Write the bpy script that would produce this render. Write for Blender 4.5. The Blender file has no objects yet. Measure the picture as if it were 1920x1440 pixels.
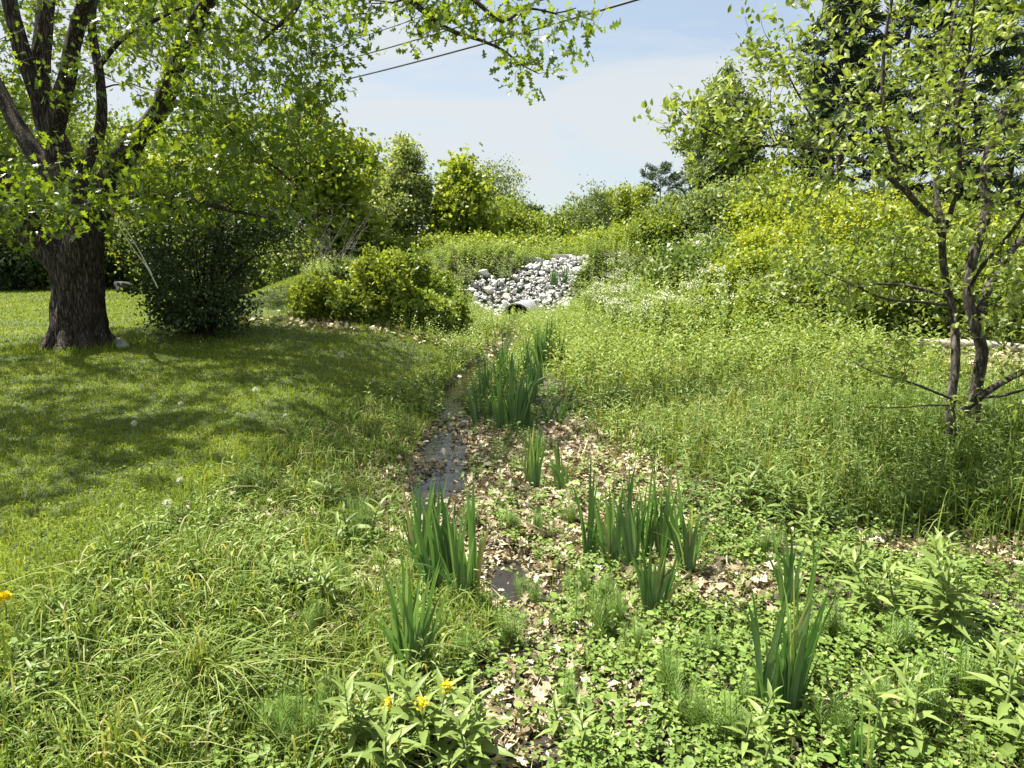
import bpy, math
import numpy as np
from math import radians, sin, cos, tan, pi, atan2

# ------------------------------------------------------------------ camera, sky, sun, exposure
S = bpy.context.scene
COL = S.collection
PITCH = radians(10.6); FPX = 1333.0; CZ = 2.0
cd = bpy.data.cameras.new('camera'); cam = bpy.data.objects.new('camera', cd); COL.objects.link(cam)
cam.location = (0, 0, CZ); cam.rotation_euler = (pi/2 - PITCH, 0, 0)
cd.sensor_width = 36; cd.lens = 36 * FPX / 1920; cd.clip_end = 2000; cd.clip_start = 0.05
S.camera = cam
S.view_settings.view_transform = 'Standard'; S.view_settings.look = 'None'
S.view_settings.gamma = 1; S.view_settings.exposure = 1.5
S.render.resolution_x = 1024; S.render.resolution_y = 768

SUN_EL = radians(61); SUN_AZ = atan2(-0.90, 0.34)        # compass style angle from +Y towards +X
W = bpy.data.worlds.new("World"); S.world = W; W.use_nodes = True
nt = W.node_tree; nt.nodes.clear()
def N(t, typ, **kw):
    n = t.nodes.new(typ)
    for k, v in kw.items():
        if k.startswith('i_'): n.inputs[k[2:].replace('_', ' ')].default_value = v
        else: setattr(n, k, v)
    return n
sky = N(nt, 'ShaderNodeTexSky', sky_type='NISHITA', sun_disc=False, sun_elevation=SUN_EL, sun_rotation=SUN_AZ, air_density=1.0, dust_density=1.2, ozone_density=1.4)
bg = N(nt, 'ShaderNodeBackground', i_Strength=0.055)
tc = N(nt, 'ShaderNodeTexCoord')
mp = N(nt, 'ShaderNodeMapping'); mp.inputs['Scale'].default_value = (1.1, 1.3, 3.4); mp.inputs['Rotation'].default_value = (0.1, 0.25, 0.3)
n1 = N(nt, 'ShaderNodeTexNoise', i_Scale=2.3, i_Detail=10.0, i_Roughness=0.52, i_Distortion=0.5)
r1 = N(nt, 'ShaderNodeValToRGB'); r1.color_ramp.elements[0].position = .38; r1.color_ramp.elements[1].position = .56
r1.color_ramp.elements[0].color = (.34, .34, .34, 1); r1.color_ramp.elements[1].color = (.95, .95, .95, 1)
cl = N(nt, 'ShaderNodeMix', data_type='RGBA'); cl.inputs[7].default_value = (5.0, 5.3, 5.5, 1)
hz = N(nt, 'ShaderNodeMix', data_type='RGBA', blend_type='ADD'); hz.inputs[0].default_value = 1; hz.inputs[7].default_value = (.45, .6, .62, 1)
nt.links.new(tc.outputs['Generated'], mp.inputs[0]); nt.links.new(mp.outputs[0], n1.inputs['Vector'])
nt.links.new(n1.outputs['Fac'], r1.inputs[0]); nt.links.new(r1.outputs[0], cl.inputs[0])
nt.links.new(sky.outputs[0], hz.inputs[6]); nt.links.new(hz.outputs[2], cl.inputs[6]); nt.links.new(cl.outputs[2], bg.inputs[0])
nt.links.new(bg.outputs[0], N(nt, 'ShaderNodeOutputWorld').inputs[0])
sl = bpy.data.lights.new('sun', 'SUN'); sl.energy = 5.0; sl.angle = radians(0.5); sl.color = (1, .955, .87)
so = bpy.data.objects.new('sun', sl); COL.objects.link(so)
so.rotation_euler = (pi/2 - SUN_EL, 0, -SUN_AZ + pi)

# ------------------------------------------------------------------ helpers
RNG = np.random.default_rng(11)
def rngs(s): return np.random.default_rng(s)
def norm(v): return v / np.maximum(np.linalg.norm(v, axis=-1, keepdims=True), 1e-9)
def sm(t): t = np.clip(t, 0, 1); return t*t*(3-2*t)
def _h(ix, iy, iz): 
    n = (ix*374761393 + iy*668265263 + iz*2147483647*31) & 0xffffffff
    n = ((n ^ (n >> 13))*1274126177) & 0xffffffff
    return ((n ^ (n >> 16)) & 0xffff)/65535.0
def vn(x, y, z=0.0):
    x, y, z = np.broadcast_arrays(np.asarray(x, float), np.asarray(y, float), np.asarray(z, float))
    ix, iy, iz = (np.floor(a).astype(np.int64) for a in (x, y, z)); fx, fy, fz = sm(x-ix), sm(y-iy), sm(z-iz)
    r = 0
    for a in (0, 1):
        for b in (0, 1):
            for c in (0, 1):
                r = r + _h(ix+a, iy+b, iz+c)*(fx if a else 1-fx)*(fy if b else 1-fy)*(fz if c else 1-fz)
    return r
def fbm(x, y, z=0.0, o=3):
    r = 0; a = .5
    for i in range(o): r = r + a*vn(x*2**i+17*i, y*2**i-9*i, np.asarray(z)*2**i); a *= .5
    return r/(1-.5**o)
def ray(px, py):
    dx = (px-960)/FPX; dy = -(py-720)/FPX
    return np.array([dx, cos(PITCH)+dy*sin(PITCH), -sin(PITCH)+dy*cos(PITCH)])
def pw(px, py, d):                                  # a point seen at pixel px,py standing d metres ahead
    r = ray(px, py); return np.array([0, 0, CZ]) + r*(d/r[1])
def gp(px, py, z=0.0):                              # ground point seen at px,py
    r = ray(px, py); return np.array([0, 0, CZ]) + r*((z-CZ)/r[2])
def pip(x, y, poly):
    ins = np.zeros(np.shape(x), bool); n = len(poly)
    for i in range(n):
        x1, y1 = poly[i]; x2, y2 = poly[(i+1) % n]
        c = ((y1 > y) != (y2 > y)) & (x < (x2-x1)*(y-y1)/((y2-y1) if y2 != y1 else 1e-9)+x1)
        ins ^= c
    return ins
def dseg(x, y, line):
    d = np.full(np.shape(x), 1e9)
    for (x1, y1), (x2, y2) in zip(line[:-1], line[1:]):
        vx, vy = x2-x1, y2-y1; t = np.clip(((x-x1)*vx+(y-y1)*vy)/(vx*vx+vy*vy), 0, 1)
        d = np.minimum(d, np.hypot(x-x1-t*vx, y-y1-t*vy))
    return d

class MB:
    def __init__(s): s.V = []; s.F = []; s.A = []; s.M = []; s.n = 0
    def add(s, V, F, var=0.5, mat=0):
        V = np.asarray(V, float).reshape(-1, 3); F = np.asarray(F, np.int64)
        if len(V) == 0: return
        s.V.append(V); s.F.append(F+s.n); s.A.append(np.broadcast_to(np.asarray(var, float), (len(V),)).copy()); s.M.append(mat); s.n += len(V)
    def build(s, name, mats, parent=None, smooth=False, loc=None):
        if not isinstance(mats, (list, tuple)): mats = [mats]
        V = np.concatenate(s.V); A = np.concatenate(s.A)
        me = bpy.data.meshes.new(name)
        me.vertices.add(len(V)); me.vertices.foreach_set('co', V.astype(np.float32).ravel())
        loops = np.concatenate([f.ravel() for f in s.F]); tot = np.concatenate([np.full(len(f), f.shape[1]) for f in s.F])
        st = np.concatenate([[0], np.cumsum(tot)[:-1]])
        me.loops.add(len(loops)); me.loops.foreach_set('vertex_index', loops.astype(np.int32))
        me.polygons.add(len(tot)); me.polygons.foreach_set('loop_start', st.astype(np.int32))
        mi = np.concatenate([np.full(len(f), m) for f, m in zip(s.F, s.M)])
        me.polygons.foreach_set('material_index', mi.astype(np.int32))
        if smooth: me.polygons.foreach_set('use_smooth', np.ones(len(tot), bool))
        at = me.attributes.new('var', 'FLOAT', 'POINT'); at.data.foreach_set('value', A.astype(np.float32))
        for m in mats: me.materials.append(m)
        me.update(calc_edges=True)
        o = bpy.data.objects.new(name, me); COL.objects.link(o)
        if parent: o.parent = parent
        if loc is not None: o.location = loc
        return o

def tag(o, label, cat, group=None, kind=None):
    if label: o['label'] = label
    if cat: o['category'] = cat
    if group: o['group'] = group
    if kind: o['kind'] = kind
    return o
def thing(name, loc, label, cat, group=None, rz=0):
    o = bpy.data.objects.new(name, None); o.empty_display_size = .2; COL.objects.link(o)
    o.location = loc; o.rotation_euler = (0, 0, rz); return tag(o, label, cat, group)
def dup(root, loc, rz=0, sc=1, label=None, group=None, tilt=(0, 0)):
    r = root.copy(); COL.objects.link(r); r.location = loc; r.rotation_euler = (tilt[0], tilt[1], rz); r.scale = (sc,)*3 if np.isscalar(sc) else sc
    if label: r['label'] = label
    if group: r['group'] = group
    for ch in list(root.children):
        c = ch.copy(); COL.objects.link(c); c.parent = r
        for g in list(ch.children):
            d = g.copy(); COL.objects.link(d); d.parent = c
    return r

def resample(P, R, step):
    P = np.asarray(P, float); R = np.asarray(R, float)
    if len(P) < 2: return P, R
    out, ro = [], []
    Q = np.vstack([2*P[0]-P[1], P, 2*P[-1]-P[-2]])
    for i in range(len(P)-1):
        p0, p1, p2, p3 = Q[i:i+4]; k = max(1, int(np.linalg.norm(p2-p1)/step))
        for j in range(k):
            t = j/k
            out.append(.5*((2*p1)+(-p0+p2)*t+(2*p0-5*p1+4*p2-p3)*t*t+(-p0+3*p1-3*p2+p3)*t**3)); ro.append(R[i]+(R[i+1]-R[i])*t)
    out.append(P[-1]); ro.append(R[-1])
    return np.array(out), np.array(ro)
def tube(mb, P, R, sides=6, rough=0.0, var=0.5, mat=0, seed=0, cap=True):
    P = np.asarray(P, float); R = np.asarray(R, float); n = len(P)
    T = norm(np.gradient(P, axis=0)); u = np.array([1., 0, 0]) if abs(T[0, 0]) < .8 else np.array([0, 1., 0])
    U = []
    for t in T:
        u = u-t*np.dot(u, t); u = u/max(np.linalg.norm(u), 1e-9); U.append(u)
    U = np.array(U); Wv = np.cross(T, U)
    a = np.linspace(0, 2*pi, sides, endpoint=False)
    rr = R[:, None]*np.ones(sides)
    if rough:
        L = np.concatenate([[0], np.cumsum(np.linalg.norm(np.diff(P, axis=0), axis=1))])
        rr = rr*(1+rough*((vn(np.cos(a)[None]*4.5+seed, np.sin(a)[None]*4.5, L[:, None]*1.6)-.5)*1.1+(vn(np.cos(a)[None]*11+seed, np.sin(a)[None]*11, L[:, None]*4)-.5)*1.0))
    V = P[:, None]+rr[..., None]*(np.cos(a)[None, :, None]*U[:, None]+np.sin(a)[None, :, None]*Wv[:, None])
    i = np.arange(n-1)[:, None]*sides; j = np.arange(sides)[None]; j2 = (j+1) % sides
    F = np.stack([i+j, i+j2, i+sides+j2, i+sides+j], -1).reshape(-1, 4)
    mb.add(V.reshape(-1, 3), F, var, mat)
    if cap and R[-1] > .004:
        V2 = np.vstack([V[-1], P[-1]+T[-1]*R[-1]*.5]); k = np.arange(sides)
        mb.add(V2, np.stack([k, (k+1) % sides, np.full(sides, sides)], -1), var, mat)

# leaf templates: (along, side, up), faces
def tmpl_strip(t, w, off=None, fold=.18, droop=.15):
    t = np.array(t, float); w = np.array(w, float); off = np.zeros(len(t)) if off is None else np.array(off, float)
    n = len(t); V = []
    for i in range(n): V.append((t[i], 0, -droop*t[i]**2))
    for sgn in (-1, 1):
        for i in range(n): V.append((t[i]+off[i], sgn*w[i], -droop*t[i]**2+fold*w[i]))
    F = []
    for i in range(n-1):
        F.append((i, i+1, n+i+1, n+i)); F.append((i, 2*n+i, 2*n+i+1, i+1))
    return np.array(V), np.array(F)
OAK = tmpl_strip([0, .22, .36, .5, .64, .8, .9, 1], [.015, .2, .09, .40, .13, .30, .07, .015], [0, .03, 0, .1, 0, .1, .0, 0], fold=.2, droop=.2)
MAPLE = tmpl_strip([0, .3, .45, .6, 1], [.02, .42, .2, .34, .02], [0, .0, .0, .15, 0], fold=.15, droop=.25)
ELL = tmpl_strip([0, .3, .65, 1], [.03, .26, .22, .01], fold=.45, droop=.3)
LANCE = tmpl_strip([0, .25, .6, 1], [.02, .10, .085, .004], fold=.4, droop=.35)
ROUND = (np.array([(0, 0, 0), (.35, -.38, .05), (.8, -.3, .03), (1, 0, -.06), (.8, .3, .03), (.35, .38, .05)]), np.array([(0, 1, 2, 3), (0, 3, 4, 5)]))
DIA = (np.array([(0, 0, 0), (.5, -.3, .1), (1, 0, -.08), (.5, .3, .1)]), np.array([(0, 1, 2, 3)]))
NEED = (np.array([(0, 0, 0), (.5, -.09, 0.02), (1, 0, -.1), (.5, .09, 0.02)]), np.array([(0, 1, 2, 3)]))
def place(mb, T, P, D, Nn, size, var=.5, wid=1.0, mat=0):
    TV, TF = T; m = len(P)
    if m == 0: return
    D = norm(D); Sd = norm(np.cross(D, Nn)); Nn = np.cross(Sd, D)
    size = np.broadcast_to(np.asarray(size, float), (m,)); wid = np.broadcast_to(np.asarray(wid, float), (m,))
    V = P[:, None]+size[:, None, None]*(TV[None, :, 0:1]*D[:, None]+TV[None, :, 1:2]*wid[:, None, None]*Sd[:, None]+TV[None, :, 2:3]*Nn[:, None])
    F = TF[None]+(np.arange(m)*len(TV))[:, None, None]
    var = np.broadcast_to(np.asarray(var, float), (m,))
    mb.add(V.reshape(-1, 3), F.reshape(-1, TF.shape[1]), np.repeat(var, len(TV)), mat)
def rdir(r, m, up=0.0):
    v = r.normal(size=(m, 3)); v[:, 2] += up; return norm(v)
def blades(mb, P, H, Wd, r, lean=.35, segs=2, var=.5, droop=.15, az=None, mat=0):
    m = len(P)
    if m == 0: return
    az = r.uniform(0, 2*pi, m) if az is None else az
    H = np.broadcast_to(np.asarray(H, float), (m,)); Wd = np.broadcast_to(np.asarray(Wd, float), (m,))
    ln = np.abs(r.normal(0, lean, m)); d = np.stack([np.cos(az), np.sin(az), 0*az], -1)
    sa = az+pi/2+r.normal(0, .5, m); sd = np.stack([np.cos(sa), np.sin(sa), r.normal(0, .25, m)], -1)
    rows = []
    for k in range(segs+1):
        t = k/segs
        c = P+d*(H*ln*(t**1.7))[:, None]; c[:, 2] += H*(t-droop*(1+ln)*t*t*t)*np.sqrt(1/(1+.5*ln*ln))
        if k < segs:
            w = Wd*.5*(1-.75*t**1.5)
            rows += [c-sd*w[:, None], c+sd*w[:, None]]
        else: rows += [c]
    V = np.stack(rows, 1); nv = 2*segs+1
    q = np.array([(2*k, 2*k+1, 2*k+3, 2*k+2) for k in range(segs-1)]).reshape(-1, 4); tr = np.array([[2*segs-2, 2*segs-1, 2*segs]])
    off = (np.arange(m)*nv)[:, None, None]
    var = np.repeat(np.broadcast_to(np.asarray(var, float), (m,)), nv); V = V.reshape(-1, 3)
    s0 = mb.n
    mb.add(V, (tr[None]+off).reshape(-1, 3), var, mat)
    if len(q): mb.F.append((q[None]+off).reshape(-1, 4)+s0); mb.M.append(mat)

# ------------------------------------------------------------------ materials
def newmat(name):
    m = bpy.data.materials.new(name); m.use_nodes = True; m.node_tree.nodes.clear(); return m, m.node_tree
def leafmat(name, stops, trans=.38, rough=.45, spec=.35, tint=(1.25, 1.15, .45)):
    m, t = newmat(name)
    at = N(t, 'ShaderNodeAttribute', attribute_name='var')
    rp = N(t, 'ShaderNodeValToRGB'); els = rp.color_ramp.elements
    while len(els) < len(stops): els.new(.5)
    for e, (p, c) in zip(els, stops): e.position = p; e.color = (*c, 1)
    b = N(t, 'ShaderNodeBsdfPrincipled', i_Roughness=rough); b.inputs['Specular IOR Level'].default_value = spec
    tr = N(t, 'ShaderNodeBsdfTranslucent')
    mu = N(t, 'ShaderNodeMix', data_type='RGBA', blend_type='MULTIPLY'); mu.inputs[0].default_value = 1; mu.inputs[7].default_value = (*tint, 1)
    mx = N(t, 'ShaderNodeMixShader', i_Fac=trans)
    L = t.links.new
    L(at.outputs['Fac'], rp.inputs[0]); L(rp.outputs[0], b.inputs['Base Color']); L(rp.outputs[0], mu.inputs[6]); L(mu.outputs[2], tr.inputs[0])
    L(b.outputs[0], mx.inputs[1]); L(tr.outputs[0], mx.inputs[2]); L(mx.outputs[0], N(t, 'ShaderNodeOutputMaterial').inputs[0])
    return m
def barkmat(name, c1, c2, scale=(9, 9, 1.6), bump=.6, lich=None):
    m, t = newmat(name); L = t.links.new
    tcn = N(t, 'ShaderNodeTexCoord'); mpn = N(t, 'ShaderNodeMapping'); mpn.inputs['Scale'].default_value = scale
    v = N(t, 'ShaderNodeTexVoronoi', feature='DISTANCE_TO_EDGE', i_Scale=2.2); nz = N(t, 'ShaderNodeTexNoise', i_Scale=3.0, i_Detail=8.0, i_Roughness=.65)
    ad = N(t, 'ShaderNodeMix', data_type='RGBA', blend_type='LINEAR_LIGHT'); ad.inputs[0].default_value = .35
    L(tcn.outputs['Object'], mpn.inputs[0]); L(mpn.outputs[0], nz.inputs['Vector']); L(mpn.outputs[0], ad.inputs[6]); L(nz.outputs['Color'], ad.inputs[7]); L(ad.outputs[2], v.inputs['Vector'])
    mul = N(t, 'ShaderNodeMath', operation='MULTIPLY'); L(v.outputs['Distance'], mul.inputs[0]); L(nz.outputs['Fac'], mul.inputs[1])
    rp = N(t, 'ShaderNodeValToRGB'); rp.color_ramp.elements[0].color = (*c1, 1); rp.color_ramp.elements[1].color = (*c2, 1); rp.color_ramp.elements[0].position = .01; rp.color_ramp.elements[1].position = .22
    L(mul.outputs[0], rp.inputs[0])
    n2 = N(t, 'ShaderNodeTexNoise', i_Scale=1.3, i_Detail=4.0); L(tcn.outputs['Object'], n2.inputs['Vector'])
    r2 = N(t, 'ShaderNodeValToRGB'); r2.color_ramp.elements[0].position = .6; r2.color_ramp.elements[1].position = .8
    L(n2.outputs['Fac'], r2.inputs[0])
    mx = N(t, 'ShaderNodeMix', data_type='RGBA'); mx.inputs[7].default_value = (*(lich or c2), 1); m2_ = N(t, 'ShaderNodeMath', operation='MULTIPLY'); L(r2.outputs[0], m2_.inputs[0]); L(nz.outputs['Fac'], m2_.inputs[1]); L(m2_.outputs[0], mx.inputs[0]); L(rp.outputs[0], mx.inputs[6])
    b = N(t, 'ShaderNodeBsdfPrincipled', i_Roughness=.9); b.inputs['Specular IOR Level'].default_value = .2
    L(mx.outputs[2] if lich else rp.outputs[0], b.inputs['Base Color'])
    bp = N(t, 'ShaderNodeBump', i_Strength=bump, i_Distance=.04); L(mul.outputs[0], bp.inputs['Height']); L(bp.outputs[0], b.inputs['Normal'])
    L(b.outputs[0], N(t, 'ShaderNodeOutputMaterial').inputs[0]); return m
def plain(name, c, rough=.6, noise=0.15, sc=8, spec=.4, metal=0):
    m, t = newmat(name); L = t.links.new
    tcn = N(t, 'ShaderNodeTexCoord'); nz = N(t, 'ShaderNodeTexNoise', i_Scale=sc, i_Detail=6.0); L(tcn.outputs['Object'], nz.inputs['Vector'])
    rp = N(t, 'ShaderNodeValToRGB'); rp.color_ramp.elements[0].color = (*[x*(1-noise*2) for x in c], 1); rp.color_ramp.elements[1].color = (*[min(1, x*(1+noise)) for x in c], 1)
    rp.color_ramp.elements[0].position = .3; rp.color_ramp.elements[1].position = .7
    b = N(t, 'ShaderNodeBsdfPrincipled', i_Roughness=rough, i_Metallic=metal); b.inputs['Specular IOR Level'].default_value = spec
    L(nz.outputs['Fac'], rp.inputs[0]); L(rp.outputs[0], b.inputs['Base Color']); 
    bp = N(t, 'ShaderNodeBump', i_Strength=.3, i_Distance=.02); L(nz.outputs['Fac'], bp.inputs['Height']); L(bp.outputs[0], b.inputs['Normal'])
    L(b.outputs[0], N(t, 'ShaderNodeOutputMaterial').inputs[0]); return m
G = {}
G['lawn'] = leafmat('lawn_grass', [(0, (.11, .165, .02)), (.5, (.21, .285, .035)), (.85, (.30, .37, .05)), (1, (.44, .42, .17))], spec=.12, rough=.6)
G['meadow'] = leafmat('meadow_grass', [(0, (.085, .14, .03)), (.5, (.16, .235, .045)), (.85, (.25, .32, .075)), (1, (.42, .39, .19))], spec=.15, rough=.6)
G['herb'] = leafmat('herb_leaf', [(0, (.09, .145, .035)), (.6, (.19, .265, .065)), (1, (.30, .38, .11))], trans=.32)
G['cover'] = leafmat('ground_cover_leaf', [(0, (.10, .15, .035)), (.6, (.155, .24, .045)), (1, (.30, .38, .11))], trans=.2, rough=.55, spec=.22)
G['horsetail'] = leafmat('horsetail_green', [(0, (.10, .19, .03)), (1, (.19, .29, .05))], trans=.3)
G['iris'] = leafmat('iris_leaf', [(0, (.06, .13, .04)), (.5, (.125, .215, .075)), (.9, (.26, .36, .15)), (1, (.45, .38, .16))], trans=.35, rough=.42, spec=.3, tint=(1.1, 1.3, .5))
G['oak'] = leafmat('oak_leaf', [(0, (.08, .13, .025)), (.6, (.13, .19, .03)), (1, (.2, .25, .04))], trans=.5, rough=.35, spec=.5, tint=(1.7, 1.6, .4))
G['pear'] = leafmat('pear_leaf', [(0, (.12, .165, .035)), (.6, (.235, .295, .07)), (1, (.38, .44, .16))], trans=.42, rough=.42, spec=.4, tint=(1.3, 1.3, .5))
G['bright'] = leafmat('bright_leaf', [(0, (.16, .22, .03)), (.6, (.28, .36, .05)), (1, (.42, .48, .08))], trans=.45)
G['mid'] = leafmat('mid_leaf', [(0, (.11, .165, .03)), (.6, (.22, .30, .055)), (1, (.34, .41, .09))], trans=.42)
G['greyg'] = leafmat('greygreen_leaf', [(0, (.11, .16, .06)), (.6, (.21, .28, .10)), (1, (.33, .40, .17))], trans=.4)
G['dark'] = leafmat('dark_leaf', [(0, (.03, .055, .018)), (.6, (.05, .085, .025)), (1, (.085, .13, .04))], trans=.25)
G['yellow'] = leafmat('yellow_leaf', [(0, (.18, .24, .03)), (.6, (.36, .42, .045)), (1, (.50, .56, .07))], trans=.4)
G['needle'] = leafmat('pine_needle', [(0, (.05, .08, .045)), (.6, (.09, .135, .075)), (1, (.15, .20, .11))], trans=.15, rough=.6)
G['litter'] = leafmat('dead_leaf', [(0, (.075, .048, .025)), (.35, (.25, .20, .11)), (.7, (.46, .40, .255)), (1, (.66, .60, .43))], trans=.12, rough=.6, spec=.3, tint=(1.1, .9, .6))
G['straw'] = leafmat('dry_straw', [(0, (.24, .18, .10)), (1, (.52, .44, .29))], trans=.15, rough=.7, tint=(1, .9, .7))
G['petal'] = leafmat('white_petal', [(0, (.55, .58, .42)), (1, (.80, .80, .66))], trans=.3, tint=(1, 1, .8))
G['yflower'] = leafmat('yellow_petal', [(0, (.70, .50, .01)), (1, (.85, .76, .03))], trans=.25, tint=(1, .9, .3))
G['stem'] = plain('green_stem', (.16, .22, .06), .6)
B_OAK = barkmat('oak_bark', (.014, .010, .008), (.17, .14, .115), (13, 13, 1.7), 1.0, (.12, .11, .095))
B_GREY = barkmat('grey_bark', (.03, .025, .02), (.16, .14, .115), (10, 10, 3), .5, (.24, .23, .20))
B_DARK = barkmat('dark_bark', (.012, .01, .008), (.07, .055, .045), (10, 10, 3), .5)
B_BIRCH = barkmat('pale_bark', (.06, .055, .045), (.33, .31, .27), (6, 6, 6), .3)
B_PINE = barkmat('pine_bark', (.05, .035, .028), (.26, .21, .18), (8, 8, 2), .6)

# ------------------------------------------------------------------ terrain
CH = [tuple(gp(*p)[:2]) for p in [(905, 1600), (900, 1420), (935, 1330), (985, 1260), (1045, 1180), (975, 1105), (935, 1050), (850, 985), (822, 920), (830, 850), (858, 785), (850, 735), (900, 690), (940, 660), (955, 640), (962, 615), (965, 597)]]
def terr0(x, y):
    x = np.asarray(x, float); y = np.asarray(y, float); d = dseg(x, y, CH)
    side = np.where(x < np.interp(y, [c[1] for c in CH], [c[0] for c in CH]), 1, 0)
    h = .33*sm((d-.35)/2.0)*side + (.10*sm((d-.4)/1.5)+.22*sm((d-2)/3))*(1-side)
    h = h - .13*np.exp(-(d/(.13+.27*vn(y*1.6, x*1.1+4)))**2)*sm((19.5-y)/2)*(.25+.75*sm((y-3.55)/.5))
    bank = 1.55*sm((y-21.2)/2.9)*sm((x+5.5)/3.5)
    left = 1.0*sm((y-12)/11)*sm((x+9.3)/3.5)*sm((-.9-x)/2.6)
    right = 1.9*sm((x-2.6)/6)*sm((y-13)/9)
    return h + np.maximum(np.maximum(bank, right), left) + .35*sm((x-1.5)/5)*sm((y-11)/9) + .1*sm((y-24)/22) + 2.5*sm((y-60)/150)
def gpt0(px, py):
    rr = ray(px, py); t = np.geomspace(1.5, 80, 700); b = np.nonzero(CZ+rr[2]*t <= terr0(rr[0]*t, rr[1]*t))[0]; k = b[0] if len(b) else 699
    return (rr[0]*t[k], rr[1]*t[k])
LAWN = [gpt0(px, py) for px, py in [(-40, 1330), (90, 1150), (230, 1030), (360, 940), (500, 860), (610, 800), (720, 745), (815, 708), (845, 675), (810, 648), (720, 622), (620, 606), (552, 590), (543, 568), (552, 545), (570, 528), (560, 512)]]
LAWN = [(-30, -3), (-2.6, -3), (-2.5, 1.5)] + LAWN + [(-8.5, 30), (-10.5, 34), (-12, 45), (-60, 45), (-60, -3)]
LB = LAWN[2:-5]
def terr(x, y):
    x = np.asarray(x, float); y = np.asarray(y, float)
    d = dseg(x, y, CH); inl = pip(x, y, LAWN); h = terr0(x, y)
    rg = (fbm(x*.9, y*.9, 3.1)-.5)*.12+(fbm(x*4, y*4, 1.7)-.5)*.05
    rg = rg*np.where(inl, .35, 1)*np.clip(d/.5, .25, 1)
    return h + rg
def tz(x, y): return float(terr(np.array([x]), np.array([y]))[0])
def gpt(px, py):                                    # where the view through px,py meets the terrain
    rr = ray(px, py); t = np.geomspace(1.5, 80, 500); x = rr[0]*t; y = rr[1]*t; z = CZ+rr[2]*t; b = np.nonzero(z <= terr(x, y))[0]
    k = b[0] if len(b) else 499; return np.array([x[k], y[k], terr(x[k:k+1], y[k:k+1])[0]])
XC = lambda y: np.interp(y, [c[1] for c in CH], [c[0] for c in CH])
def patch(x, y, s, a=.5, w=.1, z=0): return sm((fbm(x*s, y*s, z)-a)/w+.5)
def spot(x, y, px, py, rx, ry, z=.15):
    c = gp(px, py, z); return np.exp(-((x-c[0])/rx)**2-((y-c[1])/ry)**2)
def litterw(x, y):
    d = dseg(x, y, CH)
    w = .85*sm((.95-d)/.5)*sm((y-2.4)/.2)*sm((9.3-y)/1.5)*np.clip(.2+.65*sm((y-4.0)/.9), 0, 1)*(.35+.75*patch(x, y, 1.8, .45, .3, 21))
    w = w+1.0*sm((.2-d)/.08)*(y < 4.0)*(.3+.9*patch(x, y, 4, .45, .2, 3))
    w = w+spot(x, y, 1080, 850, 1.1, 1.3)+spot(x, y, 1200, 840, .7, 1)+spot(x, y, 1000, 940, .9, .7)+spot(x, y, 700, 1060, .22, .5)+.9*spot(x, y, 500, 985, .35, .25)+spot(x, y, 1850, 1025, .5, .2)+.8*spot(x, y, 1640, 1010, .3, .15)+.8*spot(x, y, 930, 1310, .16, .25)+spot(x, y, 1050, 1230, .15, .25)+.8*spot(x, y, 1290, 1060, .4, .15)+.8*spot(x, y, 1600, 1290, .2, .1)+.8*spot(x, y, 1180, 1280, .2, .15)+spot(x, y, 1350, 1080, .3, .2)
    return np.clip(w, 0, 1)

def axis(lo, hi, dlo, dhi, st, g=1.09, far=600):
    a = list(np.arange(dlo, dhi, st)); s = st; v = a[-1]
    while v < hi: s = min(s*g, 40); v += s; a.append(v)
    s = st; v = a[0]; b = []
    while v > lo: s = min(s*g, 40); v -= s; b.append(v)
    return np.array(b[::-1]+a)
gx = axis(-500, 500, -6, 7, .06); gy = axis(-60, 900, 1.2, 13, .06)
X, Y = np.meshgrid(gx, gy); Zt = terr(X.ravel(), Y.ravel())
nx, ny = len(gx), len(gy); i = np.arange(ny-1)[:, None]*nx; j = np.arange(nx-1)[None]
mb = MB()
dch = dseg(X.ravel(), Y.ravel(), CH); il = pip(X.ravel(), Y.ravel(), LAWN)
gvar = np.where(il, 1.0, np.where((Y.ravel() > 14) | (dch > 3.5), .62, .25)); gvar = np.where(dch < .34, 0.0, gvar); lw_ = litterw(X.ravel(), Y.ravel()); gvar = np.where((lw_ > .35) & ~il & (dch > .34) & (Y.ravel() < 12), .4, gvar)
mb.add(np.stack([X.ravel(), Y.ravel(), Zt], -1), np.stack([i+j, i+j+1, i+nx+j+1, i+nx+j], -1).reshape(-1, 4), gvar)
m, t = newmat('soil'); L = t.links.new
at = N(t, 'ShaderNodeAttribute', attribute_name='var'); tcn = N(t, 'ShaderNodeTexCoord')
rp = N(t, 'ShaderNodeValToRGB'); e = rp.color_ramp.elements; e[0].color = (.032, .023, .015, 1); e[1].position = 1; e[1].color = (.05, .072, .018, 1)
e2 = e.new(.25); e2.color = (.05, .036, .022, 1); e3 = e.new(.62); e3.color = (.05, .06, .02, 1); e4 = e.new(.4); e4.color = (.13, .095, .055, 1)
nz = N(t, 'ShaderNodeTexNoise', i_Scale=9.0, i_Detail=10.0, i_Roughness=.7); L(tcn.outputs['Object'], nz.inputs['Vector'])
mu = N(t, 'ShaderNodeMix', data_type='RGBA', blend_type='OVERLAY'); mu.inputs[0].default_value = .8
b = N(t, 'ShaderNodeBsdfPrincipled', i_Roughness=.75)
bp = N(t, 'ShaderNodeBump', i_Strength=.8, i_Distance=.05); L(nz.outputs['Fac'], bp.inputs['Height']); L(bp.outputs[0], b.inputs['Normal'])
L(at.outputs['Fac'], rp.inputs[0]); L(rp.outputs[0], mu.inputs[6]); L(nz.outputs['Fac'], mu.inputs[7]); L(mu.outputs[2], b.inputs['Base Color'])
L(b.outputs[0], N(t, 'ShaderNodeOutputMaterial').inputs[0])
tag(mb.build('ground', m, smooth=True), None, None, kind='structure')

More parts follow.
